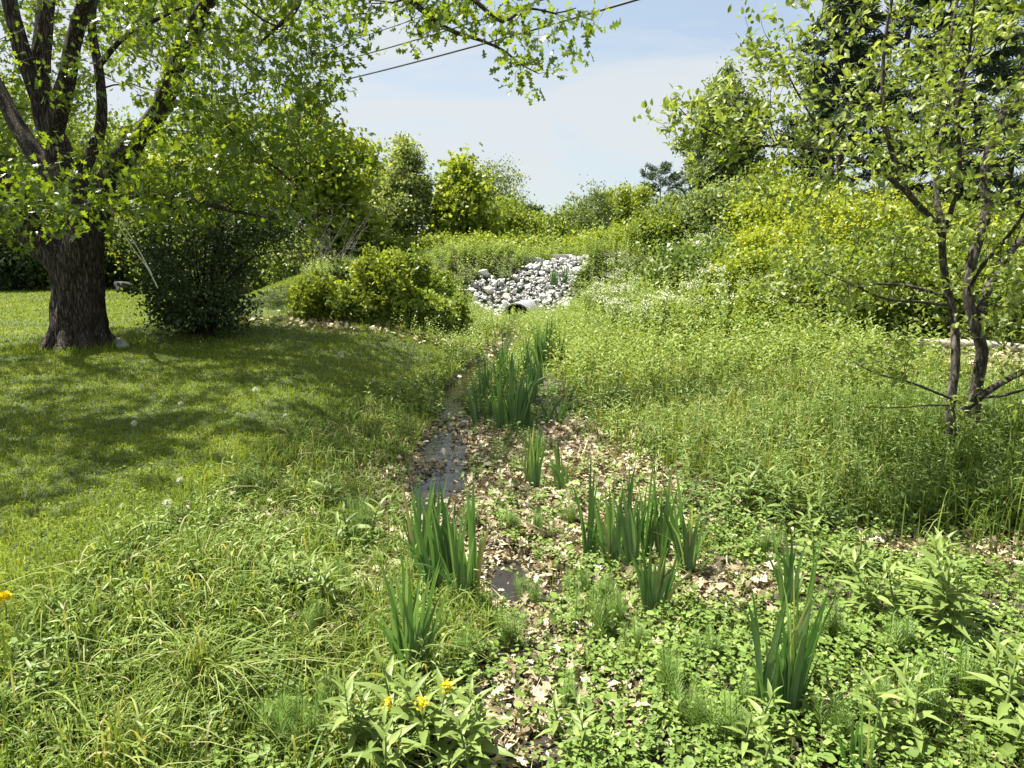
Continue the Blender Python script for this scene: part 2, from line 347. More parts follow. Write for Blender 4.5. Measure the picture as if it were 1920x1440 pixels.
# stream water
m, t = newmat('stream_water'); L = t.links.new
b = N(t, 'ShaderNodeBsdfPrincipled', i_Roughness=.06); b.inputs['Base Color'].default_value = (.022, .017, .012, 1); b.inputs['IOR'].default_value = 1.33; b.inputs['Specular IOR Level'].default_value = .8
nz = N(t, 'ShaderNodeTexNoise', i_Scale=14.0, i_Detail=3.0); bp = N(t, 'ShaderNodeBump', i_Strength=.35, i_Distance=.02)
tcn = N(t, 'ShaderNodeTexCoord'); L(tcn.outputs['Object'], nz.inputs['Vector']); L(nz.outputs['Fac'], bp.inputs['Height']); L(bp.outputs[0], b.inputs['Normal']); L(b.outputs[0], N(t, 'ShaderNodeOutputMaterial').inputs[0])
P, _ = resample([(x, y, 0) for x, y in CH], [0]*len(CH), .12); T = norm(np.gradient(P, axis=0)); Sd = np.stack([T[:, 1], -T[:, 0], 0*T[:, 0]], -1)
wr = .34+.2*vn(P[:, 1]*1.7, 3.3)[:, None]; mb = MB(); rows = [P-Sd*wr, P, P+Sd*wr]; V = np.stack(rows, 1); V[..., 2] = -.042
k = np.arange(len(P)-1)[:, None]*3; q = np.arange(2)[None]
mb.add(V.reshape(-1, 3), np.stack([k+q, k+q+1, k+3+q+1, k+3+q], -1).reshape(-1, 4))
tag(mb.build('stream_water', m, smooth=True), None, None, kind='structure')

# ------------------------------------------------------------------ scattering
def scatter(r, x0, x1, y0, y1, dens, mask, fall=None):
    n = int((x1-x0)*(y1-y0)*dens); x = r.uniform(x0, x1, n); y = r.uniform(y0, y1, n)
    k = mask(x, y)
    k = (r.random(n) < k) & (np.abs(x) < .78*y+2.2)
    if fall is not None: k &= r.random(n) < np.minimum(1, (fall/np.maximum(np.hypot(x, y), .1))**1.6)
    x, y = x[k], y[k]; return np.stack([x, y, terr(x, y)], -1)
def bl(x, s=.25): return 1/(1+np.exp(-x/s))
def lawnm(x, y): return pip(x, y, LAWN).astype(float)
RIP = [(-.55, 20.7), (-1.15, 21.5), (-1.35, 22.4), (-.9, 22.9), (-.1, 22.7), (.2, 23.3), (1.0, 23.8), (2.6, 24.1), (2.5, 23.4), (1.95, 22.6), (1.75, 21.6), (1.3, 20.7)]
ripm = lambda x, y: pip(x, y, RIP)
def notlawn(x, y): return 1-lawnm(x, y)
r = rngs(1)
# lawn
mb = MB()
for args in ((-7, 0, 1.5, 7.5, 4200, 4.4), (-14, 1, 7.5, 16, 1900, 8), (-22, 1, 16, 36, 420, 22)):
    P = scatter(r, *args[:5], lawnm, args[5]); n = len(P); far = np.hypot(P[:, 0], P[:, 1])
    cl_ = fbm(P[:, 0]*1.3, P[:, 1]*1.3, 5); v = np.clip(.3+.75*(cl_-.5)+r.normal(.12, .2, n), 0, .97)
    H = r.uniform(.035, .075, n)*(1+.7*(cl_-.4))*(1+far*.012); edge = np.exp(-dseg(P[:, 0], P[:, 1], LB)/.3); H *= 1+1.2*edge
    blades(mb, P, H, .0035+far*.00065, r, .95, 2, v, .25)
c_ = gpt(150, 654); a_ = r.uniform(0, 6.28, 2600); q_ = r.uniform(.42, 1.15, 2600); x = c_[0]+q_*np.cos(a_); y = c_[1]+q_*np.sin(a_)
blades(mb, np.stack([x, y, terr(x, y)], -1), r.uniform(.06, .24, 2600)*(1.35-q_*.7), .012, r, .5, 3, np.clip(r.normal(.4, .2, 2600), 0, .98), .25)
P = scatter(r, -7, 0, 2, 7.5, 420, lambda x, y: lawnm(x, y)*patch(x, y, .9, .45, .2, 4), 5)
D = rdir(r, len(P), .3); D[:, 2] *= .3; place(mb, ROUND, P+[0, 0, .03], D, rdir(r, len(P), 2.5), r.uniform(.016, .028, len(P)), r.uniform(.2, .8, len(P)))
tag(mb.build('lawn_grass', G['lawn']), 'short mown lawn grass in shade and sun beneath the big oak', 'grass', kind='stuff')

# rough transitional grass on the lower left bank and along the lawn edge
def bankm(x, y): 
    return notlawn(x, y)*(x < XC(y)-.30)*(y < 12)*(1-.8*litterw(x, y))
mb = MB()
P = scatter(r, -5, 0, 1.2, 12, 3200, bankm, 3.8); n = len(P); far = np.hypot(P[:, 0], P[:, 1])
c = fbm(P[:, 0]*2, P[:, 1]*2, 8)
blades(mb, P, r.uniform(.08, .26, n)*(.4+1.5*c), .005+far*.0006, r, .65, 3, np.clip(r.normal(.5, .22, n)+(c-.5)*.6, 0, .97), .3)
P = scatter(r, -5, 0, 1.2, 12, 420, lambda x, y: bankm(x, y)*(.25+.75*patch(x, y, 1.5, .5, .2, 2)), 5); n = len(P)
blades(mb, P, r.uniform(.22, .44, n), .009+.0006*P[:, 1], r, .75, 5, np.clip(r.normal(.7, .2, n), 0, 1), .45)
P = scatter(r, -1, 5, 1.2, 7, 2600, lambda x, y: notlawn(x, y)*(x > XC(y)+.1)*(.12+.9*patch(x, y, 1.6, .52, .2, 6))*(1-.8*litterw(x, y)), 3.6); n = len(P)
blades(mb, P, r.uniform(.05, .17, n), .003+.0004*P[:, 1], r, .45, 3, np.clip(r.normal(.45, .22, n), 0, .97), .25)
tag(mb.build('bank_grass', G['meadow']), 'rough arching grass on both banks of the wet channel', 'grass', kind='stuff')

# low herb cover
def coverm(x, y):
    d = dseg(x, y, CH); L_ = litterw(x, y)
    w = notlawn(x, y)*np.where((d < .24) & (y > 3.9), np.where(vn(x*4+9, y*1.9, 8) > .52, .8, .12), 1)*(1-.62*L_)*np.where(x < XC(y)-.5, .25, .62)
    w = w*(.3+.9*patch(x, y, 2.2, .47, .25, 9)); return np.clip(w, 0, 1)
mb = MB(); mb2 = MB()
for (x0, x1, y0, y1, dn, fl) in ((-4.5, 4.5, 1.2, 5.5, 1250, 4.2), (-5, 8, 5.5, 14, 420, 8)):
    P = scatter(r, x0, x1, y0, y1, dn, coverm, fl); n = len(P); H = r.uniform(.03, .13, n)*(.6+.9*fbm(P[:, 0]*1.7, P[:, 1]*1.7, 4)); far = P[:, 1]
    base = r.uniform(.0, 2*pi, n); bv = r.uniform(0, 1, n)*.6
    for k in range(7):
        t_ = (k//2+1)/4; az = base+(k % 2)*pi+(k//2)*1.6+r.normal(0, .3, n)
        Q = P+np.stack([r.normal(0, .008, n), r.normal(0, .008, n), H*t_], -1)
        D = np.stack([np.cos(az), np.sin(az), r.uniform(-.1, .6, n)], -1)
        sz = r.uniform(.016, .036, n)*(1.15-.3*t_)*(1+far*.03)*np.where(r.random(n) < .08, 1.7, 1)
        place(mb, ROUND if k % 3 else ELL, Q, D, np.array([0, 0, 1.])+r.normal(0, .35, (n, 3)), sz, np.clip(bv+r.uniform(0, .4, n), 0, 1))
tag(mb.build('ground_cover', G['cover']), 'small round leaved herbs carpeting the wet ground', 'ground cover', kind='stuff')

# dead leaf litter
mb = MB()
for (x0, x1, y0, y1, dn, fl) in ((-3, 4.5, 1.4, 5.5, 800, 7), (-4, 5, 5.5, 12, 520, 9)):
    P = scatter(r, x0, x1, y0, y1, dn, lambda x, y: np.clip(litterw(x, y)+.05, 0, 1)*notlawn(x, y)*np.where((dseg(x, y, CH) < .24) & (y > 3.9), np.where(vn(x*4+2, y*1.7, 5) > .47, .5, .06), 1), fl); n = len(P)
    P[:, 2] += r.uniform(.005, .05, n); P[:, 2] = np.maximum(P[:, 2], -.03)
    D = rdir(r, n); D[:, 2] *= .35; s_ = r.uniform(.025, .085, n)
    h = n//2
    place(mb, OAK, P[:h], D[:h], rdir(r, h, 1.6), s_[:h]*1.15, np.clip(r.normal(.54, .24, h), 0, 1), r.uniform(.7, 1.3, h))
    place(mb, MAPLE, P[h:], D[h:], rdir(r, n-h, 1.4), s_[h:]*.9, np.clip(r.normal(.5, .26, n-h), 0, 1), r.uniform(.6, 1.2, n-h))
    P = scatter(r, x0, x1, y0, y1, dn*5, lambda x, y: np.clip(1.1*litterw(x, y), 0, 1)*notlawn(x, y)*np.where((dseg(x, y, CH) < .22) & (y > 3.9), np.where(vn(x*4+2, y*1.7, 5) > .47, .6, .04), 1), fl*.6); n = len(P); P[:, 2] = np.maximum(P[:, 2]+r.uniform(.0, .03, n), -.035); D = rdir(r, n); D[:, 2] *= .3
    place(mb, DIA, P, D, rdir(r, n, 1.4), r.uniform(.012, .04, n)*(1+P[:, 1]*.06), np.clip(r.normal(.42, .26, n), 0, 1), r.uniform(.5, 1.3, n))
# litter by the left shrub row and on the right flat
for (px, py, rx, ry, nn) in ((630, 606, .8, .4, 260), (690, 608, .8, .4, 330), (770, 628, .8, .35, 220), (850, 650, .5, .5, 160), (930, 650, .35, 1.0, 200), (1750, 690, 2.4, .9, 1500), (1880, 690, 2.0, 1.1, 1500), (1650, 660, 1.5, .5, 500)):
    c = gpt(px, py); x = r.normal(c[0], rx, nn); y = r.normal(c[1], ry, nn); P = np.stack([x, y, terr(x, y)+r.uniform(.01, .08, nn)], -1)
    D = rdir(r, nn); D[:, 2] *= .35; place(mb, MAPLE, P, D, rdir(r, nn, 1.5), r.uniform(.06, .14, nn), np.clip(r.normal(.6, .25, nn), 0, 1))
tag(mb.build('leaf_litter', G['litter']), 'pale tan dead oak leaves strewn over the wet mud', 'leaf litter', kind='stuff')

# dry straw
mb = MB()
P = scatter(r, -3, 5, 1.5, 9, 60, lambda x, y: notlawn(x, y)*(.25+.75*litterw(x, y)), 5); n = len(P); P[:, 2] += .02
az = r.uniform(0, 2*pi, n); D = np.stack([np.cos(az), np.sin(az), r.normal(.08, .2, n)], -1)
place(mb, NEED, P, D, rdir(r, n, 1), r.uniform(.08, .4, n), r.random(n), .12)
tag(mb.build('dry_straw', G['straw']), 'broken dry stalks and straw lying among the litter', 'straw', kind='stuff')

# meadow to the right
def meadm(x, y):
    e0 = np.interp(y, [3.5, 4.6, 5.6, 7, 9, 12, 20, 40], [9, 2.6, 1.45, 1.0, .8, .5, .5, .4])
    return notlawn(x, y)*sm((x-e0)/.5+.5)*(1-.9*ripm(x, y))*(1-.97*sm((x-5.6)/1.0)*sm((y-8.6)/.6)*sm((13-y)/.8))
def farm(x, y):
    return notlawn(x, y)*sm((y-7.3)/1.6)*(x <= XC(y)+.9)*np.clip((dseg(x, y, CH)-.25)*4+.3, 0, 1)*(1-ripm(x, y))
mb = MB()
for (x0, x1, y0, y1, dn, fl) in ((0, 8, 3.6, 8, 620, 6), (0, 14, 8, 20, 260, 13), (-9, 24, 20, 32, 45, 26)):
    P = scatter(r, x0, x1, y0, y1, dn, meadm, fl); n = len(P); far = P[:, 1]
    c = fbm(P[:, 0]*.8, P[:, 1]*.8, 12); ed = sm((P[:, 0]-XC(P[:, 1])-.8)/2)
    blades(mb, P, r.uniform(.25, .62, n)*(.55+.8*c)*(.5+.5*ed), .006+far*.0008, r, .42, 4, np.where(r.random(n) < .05, 1, np.clip(r.normal(.5, .22, n)+(c-.5), 0, .93)), .3)
for (x0, x1, y0, y1, dn, fl) in ((-6, 2.5, 8, 22, 260, 14), (-9, 3, 22, 34, 80, 26)):
    P = scatter(r, x0, x1, y0, y1, dn, farm, fl); n = len(P)
    blades(mb, P, r.uniform(.12, .42, n), .008+.0007*P[:, 1], r, .5, 3, np.clip(r.normal(.5, .2, n), 0, .98), .3)
P = scatter(r, 2.2, 6.5, 4.2, 7.2, 520, lambda x, y: sm((x-2.2)/1.5)+0*y, 9); n = len(P)
blades(mb, P, r.uniform(.3, .78, n), .009, r, .4, 5, np.clip(r.normal(.4, .2, n), 0, .98), .3)
tag(mb.build('meadow_grass', G['meadow']), 'tall rank grass filling the wet meadow right of the channel', 'grass', kind='stuff')
mb = MB()
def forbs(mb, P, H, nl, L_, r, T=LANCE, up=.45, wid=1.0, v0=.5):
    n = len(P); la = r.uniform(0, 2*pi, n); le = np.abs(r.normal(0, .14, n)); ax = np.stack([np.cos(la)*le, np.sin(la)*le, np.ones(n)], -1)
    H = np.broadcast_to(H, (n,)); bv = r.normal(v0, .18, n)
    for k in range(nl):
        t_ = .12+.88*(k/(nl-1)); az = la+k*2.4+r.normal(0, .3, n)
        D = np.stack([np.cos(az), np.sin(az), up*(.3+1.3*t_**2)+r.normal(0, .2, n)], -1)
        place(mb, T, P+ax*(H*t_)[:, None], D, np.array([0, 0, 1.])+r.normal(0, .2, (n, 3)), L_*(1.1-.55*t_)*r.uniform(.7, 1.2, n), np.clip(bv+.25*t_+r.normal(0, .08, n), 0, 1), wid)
P = scatter(r, 0, 9, 3.3, 9, 48, meadm, 7); n = len(P); forbs(mb, P, r.uniform(.2, .55, n), 13, .10, r)
P = scatter(r, 1.0, 5.5, 4.3, 7.0, 75, lambda x, y: sm((x-1.1)/.9)*sm((y-4.3)/.5), 9); n = len(P); forbs(mb, P, r.uniform(.2, .5, n), 14, .11, r, v0=-.1)  # herb colour darkened here to stand in for shade around the fruit tree
P = scatter(r, 0, 16, 9, 22, 34, meadm, 15); n = len(P); forbs(mb, P, r.uniform(.3, .75, n), 14, .13, r, T=DIA, wid=.55)
P = scatter(r, -6, 2.5, 8, 22, 46, farm, 14); n = len(P); forbs(mb, P, r.uniform(.15, .5, n), 11, .10, r, T=DIA, wid=.6)
P = scatter(r, -6, 2.9, 20.6, 24.5, 55, lambda x, y: 1-1.0*ripm(x, y), 30); n = len(P); forbs(mb, P, r.uniform(.25, .55, n), 14, .12, r, T=DIA, wid=.7)
P = scatter(r, -1.6, 1.8, 17.5, 20.6, 60, lambda x, y: 1.0+0*x, 30); n = len(P); forbs(mb, P, r.uniform(.2, .42, n), 14, .11, r, T=DIA, wid=.7)
P = scatter(r, -8, 24, 22, 36, 9, lambda x, y: notlawn(x, y)*(1-ripm(x, y)), 30); n = len(P); forbs(mb, P, r.uniform(.2, .55, n), 12, .16, r, T=DIA, wid=.6)
P = scatter(r, -4, 0, 1.3, 11, 26, bankm, 5); n = len(P); forbs(mb, P, r.uniform(.08, .3, n), 10, .08, r)
P = scatter(r, 1.5, 13, 12.5, 24, 16, lambda x, y: sm((x-1.5)/1.5), 24); n = len(P); forbs(mb, P, r.uniform(.6, 1.2, n), 24, .14, r, T=DIA, wid=.8)
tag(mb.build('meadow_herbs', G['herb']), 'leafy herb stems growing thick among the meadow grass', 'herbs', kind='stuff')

# ------------------------------------------------------------------ trees
class Tree:
    def __init__(s, seed): s.r = rngs(seed); s.wood = MB(); s.P = np.zeros((0, 3)); s.R = np.zeros(0); s.T = np.zeros((0, 3))
    def limb(s, P, R, sides=8, rough=0, step=.25, cap=True):
        P, R = resample(P, R, step)
        if rough: pass
        tube(s.wood, P, R, sides, rough, seed=s.r.uniform(0, 99), cap=cap)
        s.P = np.vstack([s.P, P]); s.R = np.concatenate([s.R, R]); s.T = np.vstack([s.T, norm(np.gradient(P, axis=0))])
    def reach(s, targets, k=.016, rtip=.004, sides=4, sag=0.0, maxr=.6, upw=.35, jit=.08, npt=5):
        targets = np.asarray(targets); left = list(range(len(targets)))
        D = np.array([np.min(np.linalg.norm(s.P-targets[i], axis=1)) for i in left]); order = np.argsort(D)
        ends = []
        for i in order:
            tg = targets[i]; v = tg-s.P; d = np.linalg.norm(v, axis=1)
            cost = d*(1+.8*np.clip(-v[:, 2]/np.maximum(d, .01), 0, 1)*(upw > 0))+.15*(s.R < .01)
            c = np.argmin(cost); p0 = s.P[c]; L_ = d[c]
            if L_ < .02: continue
            dirn = norm(.55*s.T[c]+norm(v[c])*1.0+np.array([0, 0, upw]))
            p1 = p0+dirn*L_*.45
            tt = np.linspace(0, 1, npt)[:, None]
            Q = (1-tt)**2*p0+2*tt*(1-tt)*p1+tt**2*tg; Q[1:-1] += s.r.normal(0, jit*L_/npt, (npt-2, 3)); Q[:, 2] -= sag*L_*tt[:, 0]**2
            r0 = min(s.R[c]*maxr, rtip+k*L_); R = np.linspace(r0, rtip, npt)
            tube(s.wood, Q, R, sides, cap=False)
            s.P = np.vstack([s.P, Q[1:]]); s.R = np.concatenate([s.R, R[1:]]); s.T = np.vstack([s.T, norm(np.gradient(Q, axis=0))[1:]])
            ends.append(Q)
        return ends
def leafcloud(mb, T, r, C, sig, nper, size, v0=.45, vs=.2, up=.8, wid=1.0, flat=.7, hang=0.):
    n = len(C)*nper; c = np.repeat(C, nper, 0); s_ = np.repeat(np.broadcast_to(sig, (len(C),)), nper)
    P = c+r.normal(size=(n, 3))*s_[:, None]*[1, 1, flat]
    D = rdir(r, n); D[:, 2] -= hang
    bv = np.repeat(r.normal(v0, vs*.7, len(C)), nper)
    place(mb, T, P, D, rdir(r, n, up), r.uniform(.7, 1.25, n)*size, np.clip(bv+r.normal(0, vs, n), 0, 1), wid)
PROF = {'round': lambda u: np.sqrt(np.clip(1-(2*u-1)**2, 0, 1))**.8, 'egg': lambda u: np.clip((1-u)**.65*(u+.06)**.3*1.55, 0, 1), 'column': lambda u: np.clip(1-(np.abs(2*u-.9))**3, .05, 1), 'spire': lambda u: np.clip(1.05-u, 0, 1)**.75*np.clip(u*8, .2, 1),
        'bush': lambda u: np.sqrt(np.clip(1-u**2.2, 0, 1))*np.clip(.72+u, 0, 1)}
def envelope(r, n, hgt, rad, prof, z0, lump=.35, inner=.35):
    u = r.uniform(0, 1, n*3); a = r.uniform(0, 2*pi, n*3); pr = PROF[prof](u)
    k = r.random(n*3) < (pr+.05); u, a, pr = u[k][:n], a[k][:n], pr[k][:n]
    q = inner+(1-inner)*np.sqrt(r.random(len(u))); sd = r.uniform(0, 99)
    rr = rad*pr*q*(1+lump*(vn(np.cos(a)*1.8+sd, np.sin(a)*1.8, u*4)-.5)*2)
    return np.stack([rr*np.cos(a), rr*np.sin(a), z0+u*(hgt-z0)+r.normal(0, .1, len(u))], -1)
def bgtree(name, px, top, d, wpx, mat, bark, label, cat='tree', prof='egg', seed=1, ncl=110, nper=75, size=.11, sig=.34, z0f=.15, tr=.012, T=DIA, lump=.4, inner=.3, group=None, stems=1, v0=.45, straight=True, dx=0):
    p = pw(px, top, d); base = np.array([p[0]+dx, d, 0.]); base[2] = tz(base[0], base[1])-.05
    H = p[2]-base[2]; rad = wpx/2/FPX*d; tr_ = Tree(seed); r = tr_.r; R0 = max(.02, H*tr)
    for s_ in range(stems):
        a = r.uniform(0, 2*pi); o = np.array([cos(a), sin(a), 0])*(0 if stems == 1 else 1); b0 = o*.05*stems; ln = o*rad*r.uniform(.2, .6)
        hh = H*(.93 if stems == 1 else r.uniform(.6, .9))
        w = r.normal(0, .012*H, (4, 2)); P_ = [b0+[0, 0, -.1]]+[b0+ln*t_**1.2+[w[i_][0], w[i_][1], hh*t_] for i_, t_ in enumerate((.2, .45, .7, 1))]
        tr_.limb(P_, np.array([1.15, .9, .65, .4, .12])*R0/(stems**.4), 7, step=H/14)
    if prof == 'bush': lump = .75
    C = envelope(r, int(ncl*(.75 if prof == 'bush' else 1)), H*(.8 if prof == 'bush' else .95), rad, prof, H*z0f, lump, inner); C[:, 0] -= dx*(C[:, 2]/H)
    if prof in ('bush', 'egg', 'round'):
        k_ = r.choice(len(C), ncl//(2 if prof == 'bush' else 4), replace=False); hi = C[k_]; hi = hi[hi[:, 2] > .3*H]; up_ = r.uniform(.05, .32 if prof == 'bush' else .2, (len(hi), 1))*min(H, 3.5); dv = norm(hi*[1, 1, 0]+1e-6)*.35+[0, 0, 1]
        C = np.vstack([C, hi+dv*up_*.6, hi+dv*up_])
    e = tr_.reach(C, k=.014, rtip=.006, sides=4, npt=4)
    o = thing(name, base, label, cat, group)
    tr_.wood.build('trunk' if stems == 1 else 'stems', bark, o, smooth=True)
    lm = MB(); leafcloud(lm, T, r, C, r.uniform(.45, 1.3, len(C))*sig, int(nper*1.15), size*1.12, v0=v0, vs=.25)
    lm.build('crown', mat, o); return o

def conifer(name, px, top, d, wpx, label, seed, z0=.2, white=False, nb=60, dens=1.0, group=None, mat=None, leng=.28, tr=.013):
    p = pw(px, top, d); base = np.array([p[0], d, tz(p[0], d)-.05]); H = p[2]-base[2]; rad = wpx/2/FPX*d
    t_ = Tree(seed); r = t_.r; R0 = H*tr; t_.limb([(0, 0, -.1), (.02*H*r.normal()*.3, 0, H*.5), (0, 0, H)], [R0, R0*.6, .015], 8, step=H/16)
    o = thing(name, base, label, 'tree', group); lm = MB()
    for i_ in range(nb):
        u = z0+(1-z0)*(i_/nb)**.9; a = i_*2.39996+r.normal(0, .3); L_ = rad*(1.05-u)/(1.05-z0)*r.uniform(.7, 1.15)+.15
        if white: L_ = rad*np.clip(sin(pi*min(1, (1-u)*1.3+.12)), .2, 1)*r.uniform(.55, 1.1)
        el = .25 if white else (-.25+.5*u); q = np.linspace(0, 1, 6)[:, None]; dv = np.array([cos(a), sin(a), 0])
        Q = np.array([0, 0, u*H])+dv*L_*q+np.array([0, 0, 1])*(el*L_*q+(.18 if white else .12)*L_*q**2)+r.normal(0, .02*L_, (6, 3))*q
        tube(t_.wood, Q, np.linspace(max(.012, R0*.28*(1-u)), .005, 6), 4, cap=False)
        m_ = int(L_*70*dens)+10; tq = r.uniform(.12, 1, m_)**.8; idx = tq*5; i0 = np.clip(idx.astype(int), 0, 4); pos = Q[i0]+(Q[i0+1]-Q[i0])*(idx-i0)[:, None]
        sd = np.array([-sin(a), cos(a), 0]); off = r.normal(0, .30, m_)*L_*.42*(1.1-tq*.7)
        pos = pos+sd*off[:, None]+dv*np.abs(off)[:, None]*.4; pos[:, 2] += r.normal(0, .05, m_)-(.0 if white else .05)
        for k_ in range(4):
            D = dv*r.uniform(.2, 1, (m_, 1))+sd*np.sign(off)[:, None]*r.uniform(0, 1, (m_, 1))+r.normal(0, .4, (m_, 3)); D[:, 2] += .35 if white else -.05
            place(lm, NEED, pos+r.normal(0, .03, (m_, 3)), D, rdir(r, m_, 1.2), r.uniform(.6, 1.2, m_)*leng, np.clip(r.normal(.45, .25, m_), 0, 1), 1.2)
    t_.wood.build('trunk', B_PINE, o, smooth=True); lm.build('crown', mat or G['needle'], o); return o

# --- the big oak
def PL(lst, d=None): return [pw(a[0], a[1], a[2] if d is None else d) for a in lst]
ob = gpt(150, 654); OD = ob[1]
ok = Tree(5); q = OD
def ol(lst, R, sides=14, rough=.22, step=.12): ok.limb([pw(a, b_, q+c_)-ob for a, b_, c_ in lst], np.array(R)*(.82 if R[0] > .5 else .96 if R[0] > .1 else 1), sides, rough, step)
ol([(152, 680, 0), (151, 655, 0), (149, 620, 0), (147, 560, 0), (146, 510, 0), (150, 470, 0), (160, 432, .05), (168, 400, .05)], [.80, .62, .52, .46, .44, .42, .34, .27], 40, .30, .06)
ol([(140, 520, 0), (118, 487, -.03), (82, 458, -.1), (48, 418, -.2), (18, 370, -.3), (-40, 290, -.5), (-130, 150, -.8), (-200, -40, -1.2), (-230, -250, -1.6)], [.36, .33, .27, .22, .2, .17, .14, .10, .05], 22, .25, .1)
ol([(160, 430, .1), (148, 370, .15), (112, 290, .2), (85, 210, .2), (74, 150, .25), (80, 70, .3), (88, -30, .5), (70, -250, .9), (90, -450, 1)], [.3, .25, .215, .19, .16, .14, .12, .08, .04], 22, .25, .1)
ol([(95, 235, .25), (66, 160, .1), (40, 90, 0), (15, -10, 0), (-20, -200, 0), (-10, -380, 0)], [.17, .15, .14, .12, .08, .04], 18, .22)
ol([(100, 250, .1), (125, 150, -.1), (140, 70, -.2), (165, -10, -.4), (230, -170, -1.2), (250, -330, -1.6)], [.16, .14, .125, .11, .08, .03], 18, .22)
ol([(150, 330, .3), (188, 240, .5), (188, 150, .6), (172, 40, .7), (190, -80, .9), (210, -300, 1.3)], [.12, .09, .08, .07, .06, .02], 12, .15)
ol([(178, 400, .05), (205, 335, 0), (245, 275, -.1), (297, 212, -.3), (328, 132, -.5), (362, 55, -.7), (398, -15, -1.0), (450, -150, -1.5), (470, -330, -1.9)], [.25, .19, .175, .155, .13, .12, .10, .07, .03], 20, .22)
ol([(140, 375, .2), (75, 300, .6), (28, 228, .9), (-5, 160, 1.1), (-60, 40, 1.4), (-120, -200, 2)], [.19, .16, .14, .12, .09, .03], 16, .22)
ol([(325, 195, -.4), (375, 203, -.9), (425, 235, -1.3), (480, 285, -1.7), (530, 325, -2.0), (565, 360, -2.2)], [.055, .045, .038, .03, .018, .008], 8, 0)
ol([(190, 385, .1), (260, 365, -.6), (345, 372, -1.2), (430, 393, -1.8), (500, 408, -2.2)], [.07, .055, .045, .035, .01], 8, 0)
ol([(160, 420, -.1), (150, 395, -1.0), (175, 380, -1.8), (200, 385, -2.4), (215, 405, -2.7)], [.06, .045, .03, .02, .008], 8, 0)
ol([(188, 120, .5), (230, 72, .2), (290, 38, 0), (350, 10, -.3)], [.05, .042, .035, .015], 8, 0)
ol([(385, -10, -1.0), (440, -60, -1.4), (520, -30, -1.8), (560, 5, -2.0), (520, 50, -2.0), (485, 82, -1.9)], [.08, .06, .05, .04, .03, .01], 8, 0)
ol([(450, -150, -1.5), (560, -160, -2.2), (670, -90, -2.8), (770, 0, -3.1), (835, 52, -3.2), (900, 75, -3.2), (945, 95, -3.2), (975, 120, -3.2), (1010, 138, -3.2)], [.09, .075, .06, .04, .028, .02, .015, .01, .006], 8, 0)
ol([(670, -90, -2.8), (800, -70, -3.2), (890, 0, -3.5), (940, 40, -3.5), (990, 15, -3.4), (1040, 25, -3.4), (1080, 15, -3.3)], [.05, .04, .028, .02, .015, .01, .006], 8, 0)
ol([(770, -5, -3.1), (735, 5, -3.1), (700, 0, -3.1)], [.02, .012, .006], 6, 0)
for k_, (a_, l_) in enumerate(((-2.9, 1.0), (-2.2, .95), (-1.5, 1.15), (-.8, .9), (-.1, 1.1), (.7, .9), (1.6, .9), (2.5, 1.0))):
    v_ = np.array([cos(a_), sin(a_), 0]); ok.limb([v_*.26+[0, 0, .55], v_*.38+[0, 0, .22], v_*.52+[0, 0, .04], v_*l_*.85+[0, 0, -.12]], [.12, .13, .11, .04], 12, .25, .08)
r = ok.r
def inreg(n, x0, x1, y0, y1, d0, d1): return np.array([pw(r.uniform(x0, x1), r.uniform(y0, y1), OD+r.uniform(d0, d1))-ob for _ in range(n)])
tg = [inreg(60, -60, 330, -60, 330, .8, 3.0), inreg(22, -60, 330, -60, 330, -2.2, -.6), inreg(75, 290, 610, -60, 190, -3.2, 1.8), inreg(42, 320, 620, 190, 300, -3.0, .8), inreg(40, 240, 540, 300, 420, -3.0, .3), inreg(6, 560, 650, 40, 150, -2.6, -1.2),
      inreg(9, 20, 230, 365, 400, -2.9, -2.2), inreg(12, -120, 30, 330, 450, -2.0, .2)]
for (cx, cy, n_, sx, sy) in ((780, 5, 3, 45, 12), (850, 50, 3, 40, 18), (905, 20, 3, 45, 15), (950, 50, 3, 35, 18), (1000, 122, 3, 22, 10), (1040, 15, 2, 20, 10), (710, 0, 2, 15, 6), (630, 30, 1, 20, 20)):
    tg.append(np.array([pw(cx+r.uniform(-sx, sx), cy+r.uniform(-sy, sy), OD-3.2+r.normal(0, .35))-ob for _ in range(n_)]))
# the crown above the frame
n_ = 520; u = rdir(r, n_*2, 0); u = u[u[:, 2] > -.35][:n_]*(.55+.45*r.random((n_, 1)))**.7; up = u*[5.3, 7.6, 4.0]+[-.3, .8, 7.6]; up = up[(up[:, 2]-(-.333*(up[:, 1]+OD)*0) > 5.6)]
P_ = up+ob; t_y = P_[:, 1]*cos(PITCH)-(P_[:, 2]-CZ)*sin(PITCH); pyy = 720-FPX*(P_[:, 1]*sin(PITCH)+(P_[:, 2]-CZ)*cos(PITCH))/t_y; pxx = 960+FPX*P_[:, 0]/t_y; up = up[((pyy < -60) | (pxx < 560)) & ~((P_[:, 0] > -7.6) & (P_[:, 1] > 11.4))]; tg.append(up)
tg = np.vstack([t_ for t_ in tg]); ends = ok.reach(tg, k=.011, rtip=.006, sides=5, npt=5, upw=.15, jit=.12)
